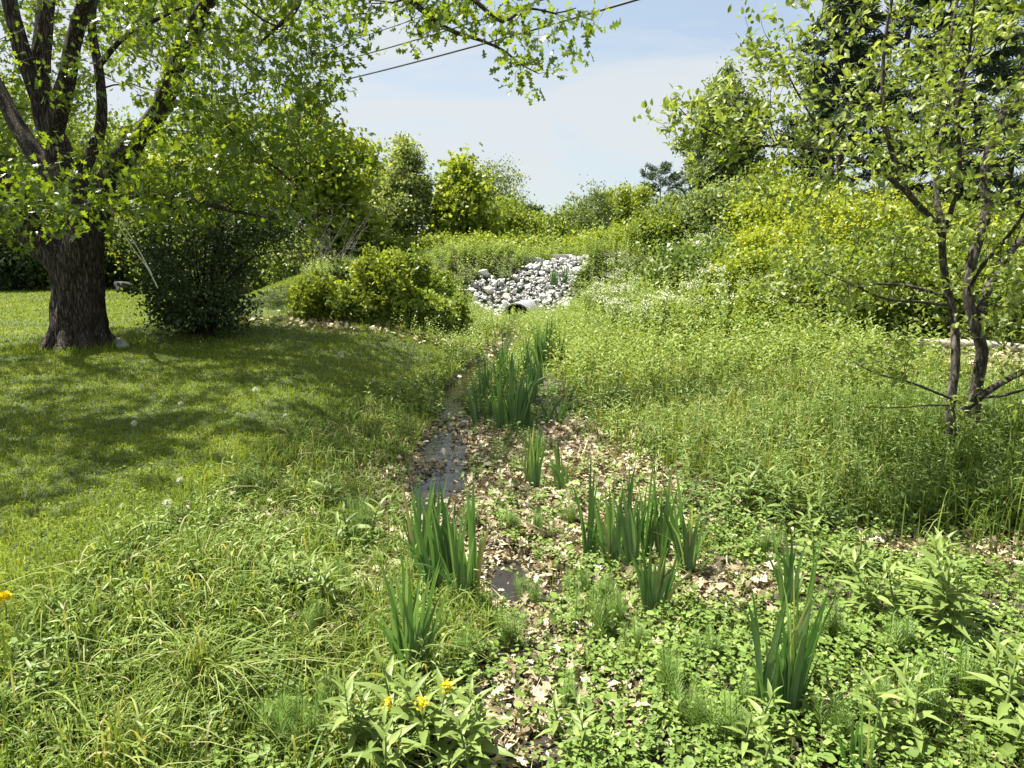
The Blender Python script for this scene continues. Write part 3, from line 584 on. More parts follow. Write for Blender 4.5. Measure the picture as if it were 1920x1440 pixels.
# twigs and leaves
tw = []
for C in tg:
    for _ in range(4 if C[2] < 5.6 else 5): tw.append(C+r.normal(0, .28, 3)*[1, 1, .55])
tw = np.array(tw); ok.reach(tw, k=.006, rtip=.0025, sides=3, npt=3, upw=.0)
lm = MB(); nl = 10
n_ = len(tw)*nl; c = np.repeat(tw, nl, 0); P = c+r.normal(size=(n_, 3))*[.12, .12, .075]
D = rdir(r, n_); D[:, 2] -= .55; dist = np.repeat(np.linalg.norm(tw, axis=1), nl)
near = np.repeat((pw(0, 0, 1)[2] > -99), n_)
place(lm, OAK, P, D, rdir(r, n_, 1.0), r.uniform(.085, .155, n_)*np.where(P[:, 2] > 6, 1.35, 1), np.clip(np.repeat(r.normal(.45, .15, len(tw)), nl)+r.normal(0, .18, n_), 0, 1), r.uniform(.75, 1.1, n_))
o = thing('oak_tree', ob, 'massive old oak with furrowed trunk forking low and spreading green crown on the lawn', 'tree')
ok.wood.build('trunk', B_OAK, o, smooth=True); lm.build('crown', G['oak'], o)

# --- right hand fruit tree
pb = gpt(1800, 862); PD = pb[1]; pt = Tree(9)
def pl(lst, R, sides=10, rough=.12, step=.1): pt.limb([pw(a, b_, PD+c_)-pb for a, b_, c_ in lst], np.array(R)*.72, sides, rough, step)
pl([(1788, 900, 0), (1786, 830, 0), (1781, 765, .0), (1790, 700, .05), (1792, 640, .1), (1786, 580, .2), (1772, 520, .2), (1766, 460, .15), (1768, 425, .1)], [.065, .058, .052, .048, .045, .043, .042, .04, .038])
pl([(1822, 885, .2), (1824, 800, .25), (1832, 716, .3), (1842, 660, .3), (1829, 615, .3), (1815, 550, .35), (1825, 480, .4), (1850, 400, .5), (1845, 330, .6), (1868, 240, .7), (1897, 180, .7), (1930, 110, .8), (1950, 0, .9), (1940, -200, 1)], [.08, .074, .068, .064, .06, .058, .062, .06, .055, .05, .042, .035, .025, .01])
pl([(1768, 440, .1), (1742, 405, .05), (1705, 365, 0), (1680, 310, -.05), (1662, 240, -.1), (1655, 160, -.1), (1660, 70, -.1), (1675, -20, -.1), (1680, -140, 0)], [.042, .038, .034, .030, .026, .022, .018, .014, .006])
pl([(1768, 430, .1), (1756, 370, .3), (1758, 290, .4), (1775, 200, .5), (1780, 90, .6), (1800, -40, .7), (1800, -200, .8)], [.04, .034, .028, .024, .02, .015, .006])
pl([(1775, 425, .15), (1790, 370, -.2), (1800, 300, -.5), (1795, 210, -.7), (1815, 120, -.8), (1830, -30, -1)], [.03, .026, .022, .018, .014, .006])
pl([(1832, 600, .3), (1862, 520, .5), (1900, 465, .7), (1950, 420, .9), (2020, 330, 1.1), (2060, 150, 1.2)], [.06, .05, .045, .04, .03, .01])
pl([(1700, 360, 0), (1665, 332, -.1), (1620, 302, -.2), (1560, 284, -.3), (1490, 276, -.4), (1400, 270, -.5), (1330, 245, -.5), (1285, 215, -.5), (1262, 190, -.5)], [.03, .026, .022, .019, .015, .012, .009, .006, .004], 7, 0)
pl([(1560, 284, -.3), (1525, 225, -.3), (1490, 165, -.3), (1462, 105, -.3), (1435, 65, -.3)], [.014, .012, .009, .006, .004], 6, 0)
pl([(1776, 572, .2), (1720, 566, -.1), (1660, 560, -.3), (1600, 535, -.4), (1540, 510, -.6)], [.02, .017, .013, .01, .004], 6, 0)
pl([(1780, 560, .2), (1700, 535, .3), (1620, 535, .4), (1540, 562, .4), (1480, 565, .4), (1420, 520, .4)], [.022, .018, .014, .01, .008, .004], 6, 0)
pl([(1800, 755, .0), (1770, 742, -.3), (1700, 715, -.5), (1640, 700, -.5), (1590, 672, -.5)], [.016, .014, .01, .007, .003], 6, 0)
pl([(1785, 760, -.05), (1740, 760, -.4), (1670, 765, -.6), (1610, 762, -.7)], [.012, .009, .006, .003], 6, 0)
pl([(1805, 770, .05), (1850, 735, 0), (1900, 705, 0), (1960, 680, .1), (2050, 600, .2)], [.045, .04, .036, .03, .01], 8, 0)
pl([(1830, 745, .0), (1880, 742, -.2), (1930, 728, -.3), (1990, 740, -.3)], [.02, .018, .014, .005], 6, 0)
pl([(1815, 545, .35), (1840, 500, .1), (1900, 430, -.4), (1960, 330, -.8)], [.03, .025, .02, .01], 8, 0)
r = pt.r
def inr(n, x0, x1, y0, y1, d0, d1): return np.array([pw(r.uniform(x0, x1), r.uniform(y0, y1), PD+r.uniform(d0, d1))-pb for _ in range(n)])
tg = [inr(60, 1540, 1960, -60, 200, -1.4, 1.5), inr(66, 1510, 1960, 180, 420, -1.3, 1.5), inr(12, 1440, 1520, 80, 330, -.8, .1), inr(9, 1430, 1470, 60, 130, -.4, 0), inr(8, 1340, 1440, 215, 290, -.8, -.2), inr(5, 1255, 1300, 185, 225, -.6, -.4), inr(5, 1300, 1350, 230, 260, -.6, -.4),
      inr(13, 1480, 1760, 430, 600, -.9, .9), inr(18, 1700, 1960, 420, 640, -.9, 1.2), inr(8, 1400, 1520, 470, 560, -.2, .5), inr(12, 1580, 1960, 640, 780, -.8, .3), inr(60, 1960, 2300, -150, 500, -1.4, 1.6), inr(45, 1560, 2100, -420, -60, -1.6, 1.8)]
tg = np.vstack(tg); pt.reach(tg, k=.007, rtip=.003, sides=5, npt=5, upw=.1, jit=.15)
tw = np.vstack([C+r.normal(0, .13, (4, 3)) for C in tg]); pt.reach(tw, k=.005, rtip=.0018, sides=3, npt=3, upw=.1)
lm = MB(); nl = 9; n_ = len(tw)*nl; P = np.repeat(tw, nl, 0)+r.normal(size=(n_, 3))*[.042, .042, .035]; D = rdir(r, n_, .5)
place(lm, ELL, P, D, rdir(r, n_, 1.3), r.uniform(.04, .068, n_), np.clip(np.repeat(r.normal(.5, .13, len(tw)), nl)+r.normal(0, .18, n_), 0, 1), r.uniform(.85, 1.25, n_))
o = thing('fruit_tree', pb, 'multi stemmed young tree with cupped oval leaves at the right edge in the meadow', 'tree')
pt.wood.build('trunk', B_GREY, o, smooth=True); lm.build('crown', G['pear'], o)

# --- dark lilac like shrub beside oak
lb = gpt(385, 628); LD = lb[1]; lt = Tree(13); r = lt.r
for k in range(16):
    a = r.uniform(0, 2*pi); e_ = pw(385+r.uniform(-100, 80), r.uniform(390, 480), LD+r.uniform(-.9, .9))-lb; b0 = np.array([cos(a)*.16, sin(a)*.16, -.1])
    lt.limb([b0, b0*1.3+e_*[.12, .12, .3], e_*[.45, .45, .6]+r.normal(0, .05, 3), e_], [.03, .024, .018, .007], 6, step=.3)
lt.limb([(.1, 0, .1), pw(430, 520, LD)-lb, pw(480, 480, LD)-lb, pw(530, 470, LD)-lb], [.03, .022, .015, .006], 6)
C = envelope(r, 330, 2.75, 1.12, 'round', .15, .3, .35); C[:, 0] -= .08
C2 = np.array([pw(r.uniform(440, 545), r.uniform(390, 470), LD+r.uniform(-.6, .5))-lb for _ in range(45)]); C3 = envelope(r, 60, .8, .9, 'bush', .12, .3, .4)
C = np.vstack([C, C2, C3]); lt.reach(C, k=.006, rtip=.003, sides=4, npt=4)
lm = MB(); leafcloud(lm, ELL, r, C, .15, 34, .062, v0=.45, wid=1.5)
o = thing('lilac_shrub', lb, 'large dark leafy many stemmed shrub standing on the lawn right of the oak', 'shrub'); lt.wood.build('stems', B_DARK, o, smooth=True); lm.build('crown', G['dark'], o)

# --- background trees
T_ = bgtree
T_('maple_tree', 590, 215, 26, 175, G['bright'], B_GREY, 'tall rounded bright green tree just right of the oak crown', seed=21, ncl=170, nper=85, size=.15, T=MAPLE, prof='round', z0f=.05)
T_('leafy_tree', 460, 215, 27, 240, G['mid'], B_GREY, 'broad mid green tree behind the dark shrub', seed=22, ncl=150, nper=80, size=.15, prof='round', z0f=.02)
T_('leafy_tree', 330, 240, 31, 230, G['bright'], B_GREY, 'yellow green tree behind the oak limbs above the lawn edge', seed=23, ncl=120, nper=75, size=.17, prof='round', z0f=.02)
T_('leafy_tree', 185, 200, 36, 260, G['mid'], B_GREY, 'tree filling the gap behind the oak trunk', seed=24, ncl=120, nper=75, size=.2, sig=.45, prof='round', z0f=.0)
T_('leafy_tree', 40, 150, 34, 260, G['mid'], B_GREY, 'leafy tree at the far left edge behind the oak limb', seed=25, ncl=130, nper=75, size=.2, sig=.45, prof='round', z0f=.0)
T_('leafy_tree', -90, 180, 33, 260, G['mid'], B_GREY, 'leafy tree beyond the left edge of the lawn', seed=26, ncl=110, nper=70, size=.2, sig=.45, prof='round', z0f=.0)
for (x_, tp, d_, w_, sd, lb_) in ((20, 430, 31, 150, 27, 'low dark bush at the far left end of the lawn'), (110, 420, 32, 170, 28, 'low dark bush at the lawn end seen left of the oak trunk'), (235, 415, 33, 150, 29, 'low dark bush at the lawn end seen right of the oak trunk'), (330, 400, 31, 150, 30, 'dark bush hidden behind the big dark shrub')):
    T_('woodland_shrub', x_, tp, d_, w_, G['dark'] if sd % 2 else G['mid'], B_DARK, lb_, 'shrub', 'bush', sd, 90, 70, .16, .35, .03, stems=4)
T_('leafy_tree', 690, 312, 33, 110, G['bright'], B_GREY, 'yellow green tree left of the grey green poplar', seed=31, ncl=90, nper=70, size=.16, z0f=.05)
T_('poplar_tree', 757, 250, 29, 125, G['greyg'], B_BIRCH, 'tall grey green tree with a thin pale trunk', seed=32, ncl=170, nper=75, size=.12, sig=.24, z0f=.3, v0=.8, prof='spire')
T_('maple_tree', 868, 294, 29, 140, G['bright'], B_GREY, 'bright yellow green maple standing above the culvert bank', seed=33, ncl=120, nper=75, size=.16, T=MAPLE, z0f=.0, prof='spire')
T_('sparse_tree', 925, 298, 37, 80, G['greyg'], B_GREY, 'thin sparse grey green tree top behind the maple', seed=34, ncl=45, nper=45, size=.11, sig=.3, z0f=.4, inner=.1)
T_('sparse_tree', 958, 330, 38, 70, G['greyg'], B_GREY, 'thin half bare tree right of the maple', seed=35, ncl=40, nper=45, size=.12, sig=.3, z0f=.3, inner=.1)
T_('leafy_tree', 955, 368, 33, 130, G['mid'], B_DARK, 'darker green tree right of the bright maple', seed=36, ncl=100, nper=70, size=.15, z0f=.02)
T_('leafy_tree', 1010, 415, 36, 100, G['mid'], B_GREY, 'low rounded tree in the dip of the skyline', seed=37, ncl=80, nper=70, size=.16, z0f=.0, prof='round')
T_('poplar_tree', 1110, 338, 30, 80, G['greyg'], B_DARK, 'narrow dark upright tree right of the skyline dip', seed=38, ncl=80, nper=65, size=.10, sig=.22, z0f=.05, prof='column', v0=.3)
T_('leafy_tree', 1068, 395, 34, 75, G['mid'], B_GREY, 'green tree left of the narrow upright tree', seed=39, ncl=70, nper=65, size=.14, z0f=.0)
for (x_, tp, w_, sd, lb_) in ((1150, 352, 70, 40, 'feathery pale yellow green tree right of the narrow upright tree'), (1190, 362, 80, 41, 'pale yellow green sapling second right of the narrow upright tree'), (1235, 385, 80, 42, 'pale yellow green sapling in front of the small pines'), (1140, 342, 34, 143, 'very thin spire like sapling first from the narrow upright tree'), (1168, 350, 30, 144, 'very thin spire like sapling second from the narrow upright tree'), (1205, 345, 34, 145, 'very thin spire like sapling third from the narrow upright tree'), (1262, 368, 50, 146, 'thin yellow green sapling below the small pines'), (1090, 375, 46, 147, 'small light sapling left of the narrow upright tree'), (1320, 350, 60, 148, 'slim yellow green sapling left of the tall oval tree')):
    T_('sapling_tree', x_, tp, 33+sd % 3, w_, G['bright'], B_GREY, lb_, 'tree', 'spire' if sd > 100 else 'egg', sd, 60 if sd > 100 else 80, 60, .11, .2, .02, T=DIA)
conifer('pine_tree', 1240, 308, 46, 80, 'small dark pine with upturned arms on the right skyline', 43, white=True, nb=20, z0=.35, dens=.45)
conifer('pine_tree', 1285, 322, 52, 60, 'smallest pale pine on the right skyline beside the tall tree', 44, white=True, nb=15, z0=.35, dens=.45)
conifer('pine_tree', 990, 388, 48, 60, 'little pine poking out right of the sparse tree', 45, white=True, nb=24, z0=.2)
T_('poplar_tree', 1368, 108, 27, 132, G['greyg'], B_DARK, 'tall oval small leaved tree rising alone against the sky', seed=46, ncl=330, nper=70, size=.12, sig=.2, z0f=.12, prof='column', v0=.25, inner=.2)
T_('leafy_tree', 1445, 305, 25, 90, G['bright'], B_GREY, 'small bright tree right of the tall oval tree', seed=47, ncl=70, nper=65, size=.12, sig=.25, z0f=.0)
conifer('spruce_tree', 1592, -130, 25, 190, 'tall dark spruce with a bare grey lower trunk behind the yellow shrub', 48, z0=.26, nb=55, dens=.8)
conifer('spruce_tree', 1625, -330, 27, 170, 'second dark spruce with a pale trunk right beside the first', 49, z0=.3, nb=55, dens=.8)
conifer('spruce_tree', 1735, -300, 24, 300, 'broad black green spruce behind the fruit tree crown', 50, z0=.15, nb=46, dens=.7)
conifer('spruce_tree', 1850, -260, 23, 300, 'dark spruce near the right edge behind the fruit tree', 51, z0=.12, nb=60, dens=.9)
conifer('spruce_tree', 1960, -200, 25, 260, 'dark spruce at the very right edge', 52, z0=.12, nb=50, dens=.8)
conifer('spruce_tree', 1540, 210, 29, 120, 'shorter dark spruce left of the tall pair', 53, z0=.1, nb=50, dens=1.2)
# shrubs on the right slope
for (x_, tp, d_, w_, mt, sd, lb_) in (
    (1590, 366, 16, 210, 'yellow', 60, 'golden yellow flowering shrub below the spruce trunks'), (1690, 378, 15.2, 200, 'yellow', 61, 'yellow topped shrub behind the fruit tree stems'), (1480, 412, 17.5, 190, 'yellow', 62, 'yellow green shrub left of the golden shrub'),
    (1790, 400, 14.4, 220, 'mid', 63, 'green shrub seen through the fruit tree stems'), (1900, 410, 14.2, 220, 'bright', 64, 'green shrub at the right edge behind the fruit tree'), (1660, 440, 13.6, 240, 'mid', 65, 'dark centred shrub in front of the golden shrub'), (1540, 470, 14.2, 210, 'mid', 66, 'dense shrub with deep shade beneath left of the fruit tree'),
    (1800, 500, 13.2, 220, 'mid', 67, 'low leafy shrub behind the fruit tree base'), (1920, 500, 13.2, 200, 'mid', 68, 'low leafy shrub at the right edge'), (1385, 345, 22, 190, 'greyg', 69, 'big grey green shrub beneath the tall oval tree'), (1305, 372, 24, 150, 'greyg', 70, 'grey green shrub left below the tall oval tree'),
    (1250, 405, 24, 120, 'mid', 71, 'round green shrub on the slope above the white flowers'), (1460, 350, 21, 160, 'bright', 72, 'bright green shrub between tall oval tree and spruces'), (1330, 470, 18, 200, 'herb', 73, 'leafy green bush in the middle of the white flowered slope'), (1420, 470, 16.5, 180, 'bright', 74, 'bright bush on the slope left of the golden shrub')):
    T_('shrub', x_, tp, d_, w_, G[mt], B_DARK, lb_, 'shrub', 'bush', sd, 120, 75, .085 if d_ < 18 else .11, .2 if d_ < 18 else .26, .06, stems=5, tr=.009, T=DIA, group='shrubs on the right slope')
# shrub row left of the stone bank
for (x_, tp, by, w_, mt, sd, lb_) in ((600, 528, 600, 75, 'bright', 80, 'leftmost low shrub of the row along the mown path'), (660, 545, 603, 80, 'mid', 81, 'second shrub from the left along the mown path'), (722, 482, 606, 85, 'bright', 82, 'brightest shrub of the row along the lawn curve'), (788, 552, 612, 80, 'mid', 83, 'shrub right of the brightest one on the lawn curve'), (838, 575, 614, 50, 'mid', 84, 'rightmost low shrub of the row beside the stones'),
                                 (690, 498, 570, 80, 'bright', 85, 'taller shrub behind the row left part'), (762, 470, 566, 85, 'mid', 86, 'taller yellow tipped shrub behind the middle of the row'), (815, 515, 560, 60, 'mid', 87, 'taller shrub behind the row beside the stone bank'), (655, 505, 565, 80, 'greyg', 88, 'grey green shrub where the mown path bends away')):
    d_ = gpt(x_, by)[1]
    T_('shrub', x_, tp, d_, w_, G[mt], B_DARK, lb_, 'shrub', 'bush', sd, 190, 30, .095, .095, .05, stems=6, tr=.012, T=DIA, group='shrubs along the mown path')
for (x_, tp, d_, w_, mt, sd, lb_) in ((560, 430, 24, 120, 'mid', 90, 'green bush behind the bend of the mown path'), (640, 440, 27, 140, 'greyg', 91, 'grey green bush below the big rounded tree'), (730, 450, 28, 130, 'mid', 92, 'bush at the foot of the grey green poplar'), (820, 452, 27, 130, 'mid', 93, 'bush left of the maple foot'), (910, 455, 27, 120, 'bright', 94, 'bush right of the maple foot'), (980, 455, 28, 110, 'mid', 95, 'bush below the skyline dip'), (1050, 458, 28, 120, 'mid', 96, 'bush above the stone bank'), (1130, 450, 27, 120, 'bright', 97, 'bush at the foot of the narrow upright tree'), (1200, 435, 26, 120, 'bright', 98, 'bush below the pale saplings')):
    T_('shrub', x_, tp, d_, w_, G[mt], B_DARK, lb_, 'shrub', 'bush', sd, 80, 60, .12, .26, .03, stems=4, tr=.009, T=DIA, group='bushes at the wood edge')
# grey dead brush
db = Tree(99); r = db.r; p = pw(600, 500, 22); base = np.array([p[0], 22, tz(p[0], 22)])
for k in range(26):
    e_ = np.array([r.normal(0, .8), r.normal(0, .5), r.uniform(.9, 2.0)]); s0 = np.array([r.normal(0, .4), r.normal(0, .3), 0]); db.limb([s0, s0+e_*.5+r.normal(0, .1, 3), s0+e_], [.014, .01, .005], 4)
db.reach(np.array([[r.normal(0, 1.1), r.normal(0, .6), r.uniform(.4, 2.1)] for _ in range(330)]), k=.004, rtip=.005, sides=3, npt=3)
tag(db.wood.build('dead_brush', B_BIRCH, loc=base), 'tangle of bare grey twigs beside the bend of the mown path', 'brush')
# bright low clump on the right
for i_, (x_, by, w_, tp, lb_) in enumerate(((1320, 622, 130, 566, 'left half of the low bright green leafy mound in the meadow'), (1425, 628, 150, 572, 'right half of the low bright green leafy mound in the meadow'))):
    d_ = gpt(x_, by)[1]; T_('leafy_mound', x_, tp, d_, w_, G['bright'], B_DARK, lb_, 'plant', 'bush', 110+i_, 130, 60, .08, .13, .02, stems=6, tr=.01, T=ELL)
# far woods
mb = MB(); r = rngs(200)
for k in range(130):
    x = r.uniform(-75, 75); d_ = r.uniform(58, 90); 
    tp = np.interp(x/d_*FPX+960, [0, 600, 900, 1000, 1060, 1300, 2000], [330, 380, 415, 428, 425, 390, 330])+r.uniform(0, 35)
    H = pw(960, tp, d_)[2]; z0 = tz(x, d_)
    C = envelope(r, 26, max(H-z0, 2.5), 2.6, 'egg', .2, .4, .3)+[x, d_, z0]; leafcloud(mb, DIA, r, C, .75, 26, .5, v0=.25)
tag(mb.build('far_woods', G['mid']), 'distant wood closing the skyline beyond the bank', 'woods', kind='stuff')

# ------------------------------------------------------------------ culvert and stones
cb = np.array([gp(968, 600, 0)[0], 20.6, -.36]); mb = MB(); R0 = .44
n = 60; Ly = np.linspace(0, 3.2, 60); a = np.linspace(0, 2*pi, 41)
def shell(rad, corr):
    rr = rad+corr*np.sin(Ly*2*pi/.075*.5)[:, None]; return np.stack([rr*np.cos(a)[None], np.repeat(Ly[:, None], 41, 1), rr*np.sin(a)[None]+R0], -1)
ii = np.arange(59)[:, None]*41; jj = np.arange(40)[None]; FQ = np.stack([ii+jj, ii+jj+1, ii+41+jj+1, ii+41+jj], -1).reshape(-1, 4)
for rad in (R0, R0-.035): mb.add(shell(rad, .012).reshape(-1, 3), FQ)
rim = np.concatenate([shell(R0, .0)[0], shell(R0-.035, 0)[0]]); jj = np.arange(40); mb.add(rim, np.stack([jj, jj+1, 41+jj+1, 41+jj], -1))
M_PIPE = plain('galvanised_pipe', (.42, .42, .44), .5, .2, 10, .5, .4)
o = thing('culvert_pipe', cb, 'round grey culvert pipe opening at the foot of the white stones', 'pipe'); o.rotation_euler = (0, 0, radians(-14))
mb.build('pipe_barrel', M_PIPE, o, smooth=True)
def stone_mesh(seed, mat):
    r = rngs(seed); bm_v = []
    n = 13; pts = norm(r.normal(size=(n, 3)))*r.uniform(.8, 1.05, (n, 1))*[1, .75, .6]
    import bmesh
    bm = bmesh.new()
    for p_ in pts: bm.verts.new(p_)
    bmesh.ops.convex_hull(bm, input=bm.verts); bmesh.ops.delete(bm, geom=[v for v in bm.verts if not v.link_faces], context='VERTS')
    bmesh.ops.bevel(bm, geom=list(bm.edges), offset=.035, segments=1, affect='EDGES')
    me = bpy.data.meshes.new('stone'); bm.to_mesh(me); bm.free(); me.materials.append(mat); return me
M_ST = [plain('limestone_white', (.66, .65, .62), .85, .10, 5), plain('limestone_grey', (.42, .42, .41), .85, .14, 5), plain('limestone_warm', (.56, .50, .42), .85, .14, 5)]
SM = [stone_mesh(300+k, M_ST[[0, 0, 1, 0, 2, 0][k % 6]]) for k in range(12)]
r = rngs(77); cnt = 0; pts = []
while cnt < 235:
    x = r.uniform(-2.1, 2.9); y = r.uniform(20.6, 24.1)
    if not ripm(np.array([x]), np.array([y]))[0]: continue
    if abs(x-cb[0]) < .42 and y < 21.6: continue
    s_ = r.uniform(.08, .19) if r.random() < .9 else r.uniform(.2, .28)
    if any((x-a_)**2+(y-b_)**2 < (.62*(s_+c_))**2 for a_, b_, c_ in pts) and r.random() < .93: continue
    pts.append((x, y, s_)); cnt += 1
    o = bpy.data.objects.new('stone', SM[cnt % 12]); COL.objects.link(o); o.location = (x, y, tz(x, y)+s_*.35+0); o.scale = (s_, s_, s_); o.rotation_euler = (r.normal(0, .4), r.normal(0, .4), r.uniform(0, 6.28))
    tag(o, 'broken pale limestone lump in the heap banked around the culvert', 'stone', 'stones heaped around the culvert')
mb = MB(); n_ = 1500; x = r.uniform(-1.9, 2.9, n_); y = r.uniform(20.6, 24.1, n_); k_ = ripm(x, y) & ~((np.abs(x-cb[0]) < .45) & (y < 21.6)); x, y = x[k_], y[k_]; n_ = len(x)
for k in range(3):
    g = np.array([(1, 0, 0), (-.6, .8, 0), (-.5, -.7, .1), (.1, .1, .8), (0, 0, -.5)])*[1, .8, .7]; Fg = np.array([(0, 1, 3), (1, 2, 3), (2, 0, 3), (1, 0, 4), (2, 1, 4), (0, 2, 4)])
    a_ = r.uniform(0, 6.28, n_); s_ = r.uniform(.04, .1, n_); P = np.stack([x+r.normal(0, .1, n_), y+r.normal(0, .1, n_), terr(x, y)+.03], -1)
    D = np.stack([np.cos(a_), np.sin(a_), 0*a_], -1); place(mb, (g, Fg), P, D, np.array([0, 0, 1.])+r.normal(0, .3, (n_, 3)), s_)
tag(mb.build('stone_chips', M_ST[1]), 'small broken stone chips filling between the white stones', 'gravel', kind='stuff')
for (x_, y_, s_, lb_) in ((1.75, 24.0, (.55, .3, .16), 'long flat brown grey slab on top of the stone bank'), (.7, 23.75, (.5, .28, .18), 'flat grey slab left of the long one on top of the bank'), (1.35, 20.75, (.4, .25, .2), 'dark wet boulder at the right foot of the stone bank')):
    o = bpy.data.objects.new('rock_slab', SM[2]); COL.objects.link(o); o.location = (x_, y_, tz(x_, y_)+.12); o.scale = s_; o.rotation_euler = (.1, .05, .1); tag(o, lb_, 'rock')

# boulder and plank by the oak
M_PL = plain('weathered_plank', (.30, .33, .28), .8, .2, 12)
p0 = gp(212, 640, .36); mb = MB(); Lp, Wp, Tp = .75, .17, .045
x0_ = np.array([(-Lp/2, -Wp/2, 0), (Lp/2, -Wp/2, 0), (Lp/2, Wp/2, 0), (-Lp/2, Wp/2, 0)]); bv_ = np.array([.012, .012, 0])*np.sign(x0_)
V = np.vstack([x0_-bv_*0, x0_+[0, 0, Tp-.01], x0_-bv_+[0, 0, Tp]]); F = [(3, 2, 1, 0)]+[(k, (k+1) % 4, 4+(k+1) % 4, 4+k) for k in range(4)]+[(4+k, 4+(k+1) % 4, 8+(k+1) % 4, 8+k) for k in range(4)]+[(8, 9, 10, 11)]
mb.add(V, F); pp = gp(227, 648, .36); o = mb.build('plank', M_PL, loc=(pp[0], pp[1], tz(pp[0], pp[1])+.04)); o.rotation_euler = (.25, .10, radians(-52)); tag(o, 'short pale weathered plank lying in the grass at the oak foot', 'plank')
M_BD = plain('dark_boulder', (.06, .06, .06), .7, .2, 3); p = gpt(232, 548)
me = SM[5].copy(); me.materials.clear(); me.materials.append(M_BD); o = bpy.data.objects.new('boulder', me); COL.objects.link(o); o.location = (p[0], p[1], tz(p[0], p[1])+.2); o.scale = (.55, .5, .5); tag(o, 'black rounded boulder at the far lawn edge right of the oak trunk', 'rock')
# rope from the oak
mb = MB(); P, R = resample([pw(213, 405, OD-2.6), pw(245, 460, OD-2.55), pw(275, 500, OD-2.5), pw(296, 540, OD-2.45)], [.009]*4, .1); tube(mb, P, R, 6)
P, R = resample([pw(222, 408, OD-2.65), pw(258, 465, OD-2.6), pw(285, 515, OD-2.55)], [.008]*3, .1); tube(mb, P, R, 6)
tag(mb.build('rope', plain('pale_rope', (.62, .62, .45), .8, .3, 40)), 'pale doubled rope hanging slantwise from an oak bough', 'rope')
# power lines
M_W = plain('wire_black', (.05, .055, .065), .5, .05, 1)
for (pA, dA, pB, dB, rr, lb_) in (((600, 160), 46, (1195, -1), 24, .042, 'lowest and thickest overhead wire crossing the sky'), ((590, 126), 47, (1000, 5), 30, .036, 'middle overhead wire crossing the sky'), ((575, 100), 48, (960, -30), 31, .024, 'faintest uppermost overhead wire')):
    A = pw(*pA, dA); Bp = pw(*pB, dB); P = []
    for t_ in np.linspace(-.8, 1.9, 40): q_ = A+(Bp-A)*t_; q_[2] += .9*((t_-.5)**2-.25)*.5; P.append(q_)
    mb = MB(); tube(mb, P, [rr]*40, 6); tag(mb.build('overhead_wire', M_W, smooth=True), lb_, 'wire', 'overhead wires')
# logs on the right flat
M_LG = plain('grey_dead_wood', (.42, .36, .30), .8, .25, 6)
for k, (a_, b_, rr, lb_) in enumerate((((1490, 655), (1710, 638), .05, 'thin pale fallen branch behind the fruit tree left of its stems'), ((1700, 655), (1960, 668), .09, 'pale bleached log lying on the leafy flat right of the stems'), ((1780, 640), (1990, 632), .06, 'upper thin bleached log on the leafy flat'), ((1560, 662), (1640, 660), .035, 'short pale stick in the grass left of the fruit tree'))):
    A = gpt(*a_); Bp = gpt(*b_); mb = MB(); P, R = resample([A+[0, 0, rr], (A+Bp)/2+[0, .1, rr*1.3], Bp+[0, 0, rr]], [rr, rr*.9, rr*.7], .2); tube(mb, P, R, 9, .2); tag(mb.build('fallen_log', M_LG, smooth=True), lb_, 'log')

# ------------------------------------------------------------------ iris clumps
def iris(px, py, hpx, n, spread, seed, label):
    g = gpt(px, py); z = g[2]; d = np.linalg.norm(g-[0, 0, CZ]); H = hpx/FPX*d*(1.45 if py > 900 else 1.35); r = rngs(seed); mb = MB()
    fans = max(2, n//7)
    for f in range(fans):
        c = np.array([r.uniform(-1, 1)*spread*1.25, r.normal(0, spread*.6), -.02]); az = r.uniform(-.5, .5)+(pi if r.random() < .5 else 0); tilt = r.normal(0, .06)
        m_ = int(np.ceil(n*1.7/fans))
        for k in range(m_):
            s_ = (k-(m_-1)/2)/(m_/2); h = H*(1-.35*abs(s_)**1.5)*r.uniform(.55, 1.08); w = r.uniform(.0085, .0145)*(1 if H > .4 else .85)
            dv = np.array([cos(az), sin(az), 0]); ln = s_*.12+tilt+r.normal(0, .05); sd = norm(np.array([cos(az+r.normal(0, .35)), sin(az+r.normal(0, .35)), 0]))
            t_ = np.linspace(0, 1, 8); bend = r.uniform(0, .22)*abs(s_)+(r.uniform(.3, .6) if r.random() < .07 else 0)
            cc = c+dv*(s_*.03)+dv*(h*(ln*t_+np.sign(ln)*bend*t_**3))[:, None]+np.array([0, 0, 1])*(h*(t_-bend*.6*t_**3))[:, None]+np.array([-dv[1], dv[0], 0])*(r.normal(0, .05)*h*t_**2)[:, None]
            ww = w*np.array([.75, .95, 1, 1, .93, .75, .42, .0]); nrm = np.cross(sd, [0, 0, 1]); mid = cc+nrm*(.12*ww)[:, None]
            V = np.stack([cc-sd*ww[:, None], mid, cc+sd*ww[:, None]], 1).reshape(-1, 3); q_ = np.arange(7)[:, None]*3; e_ = np.arange(2)[None]
            mb.add(V, np.stack([q_+e_, q_+e_+1, q_+3+e_+1, q_+3+e_], -1).reshape(-1, 4), np.clip(r.normal(.5, .25), 0, 1))
    tag(mb.build('iris_clump', G['iris'], loc=(g[0], g[1], z), smooth=False), label, 'plant', 'iris clumps along the wet channel')
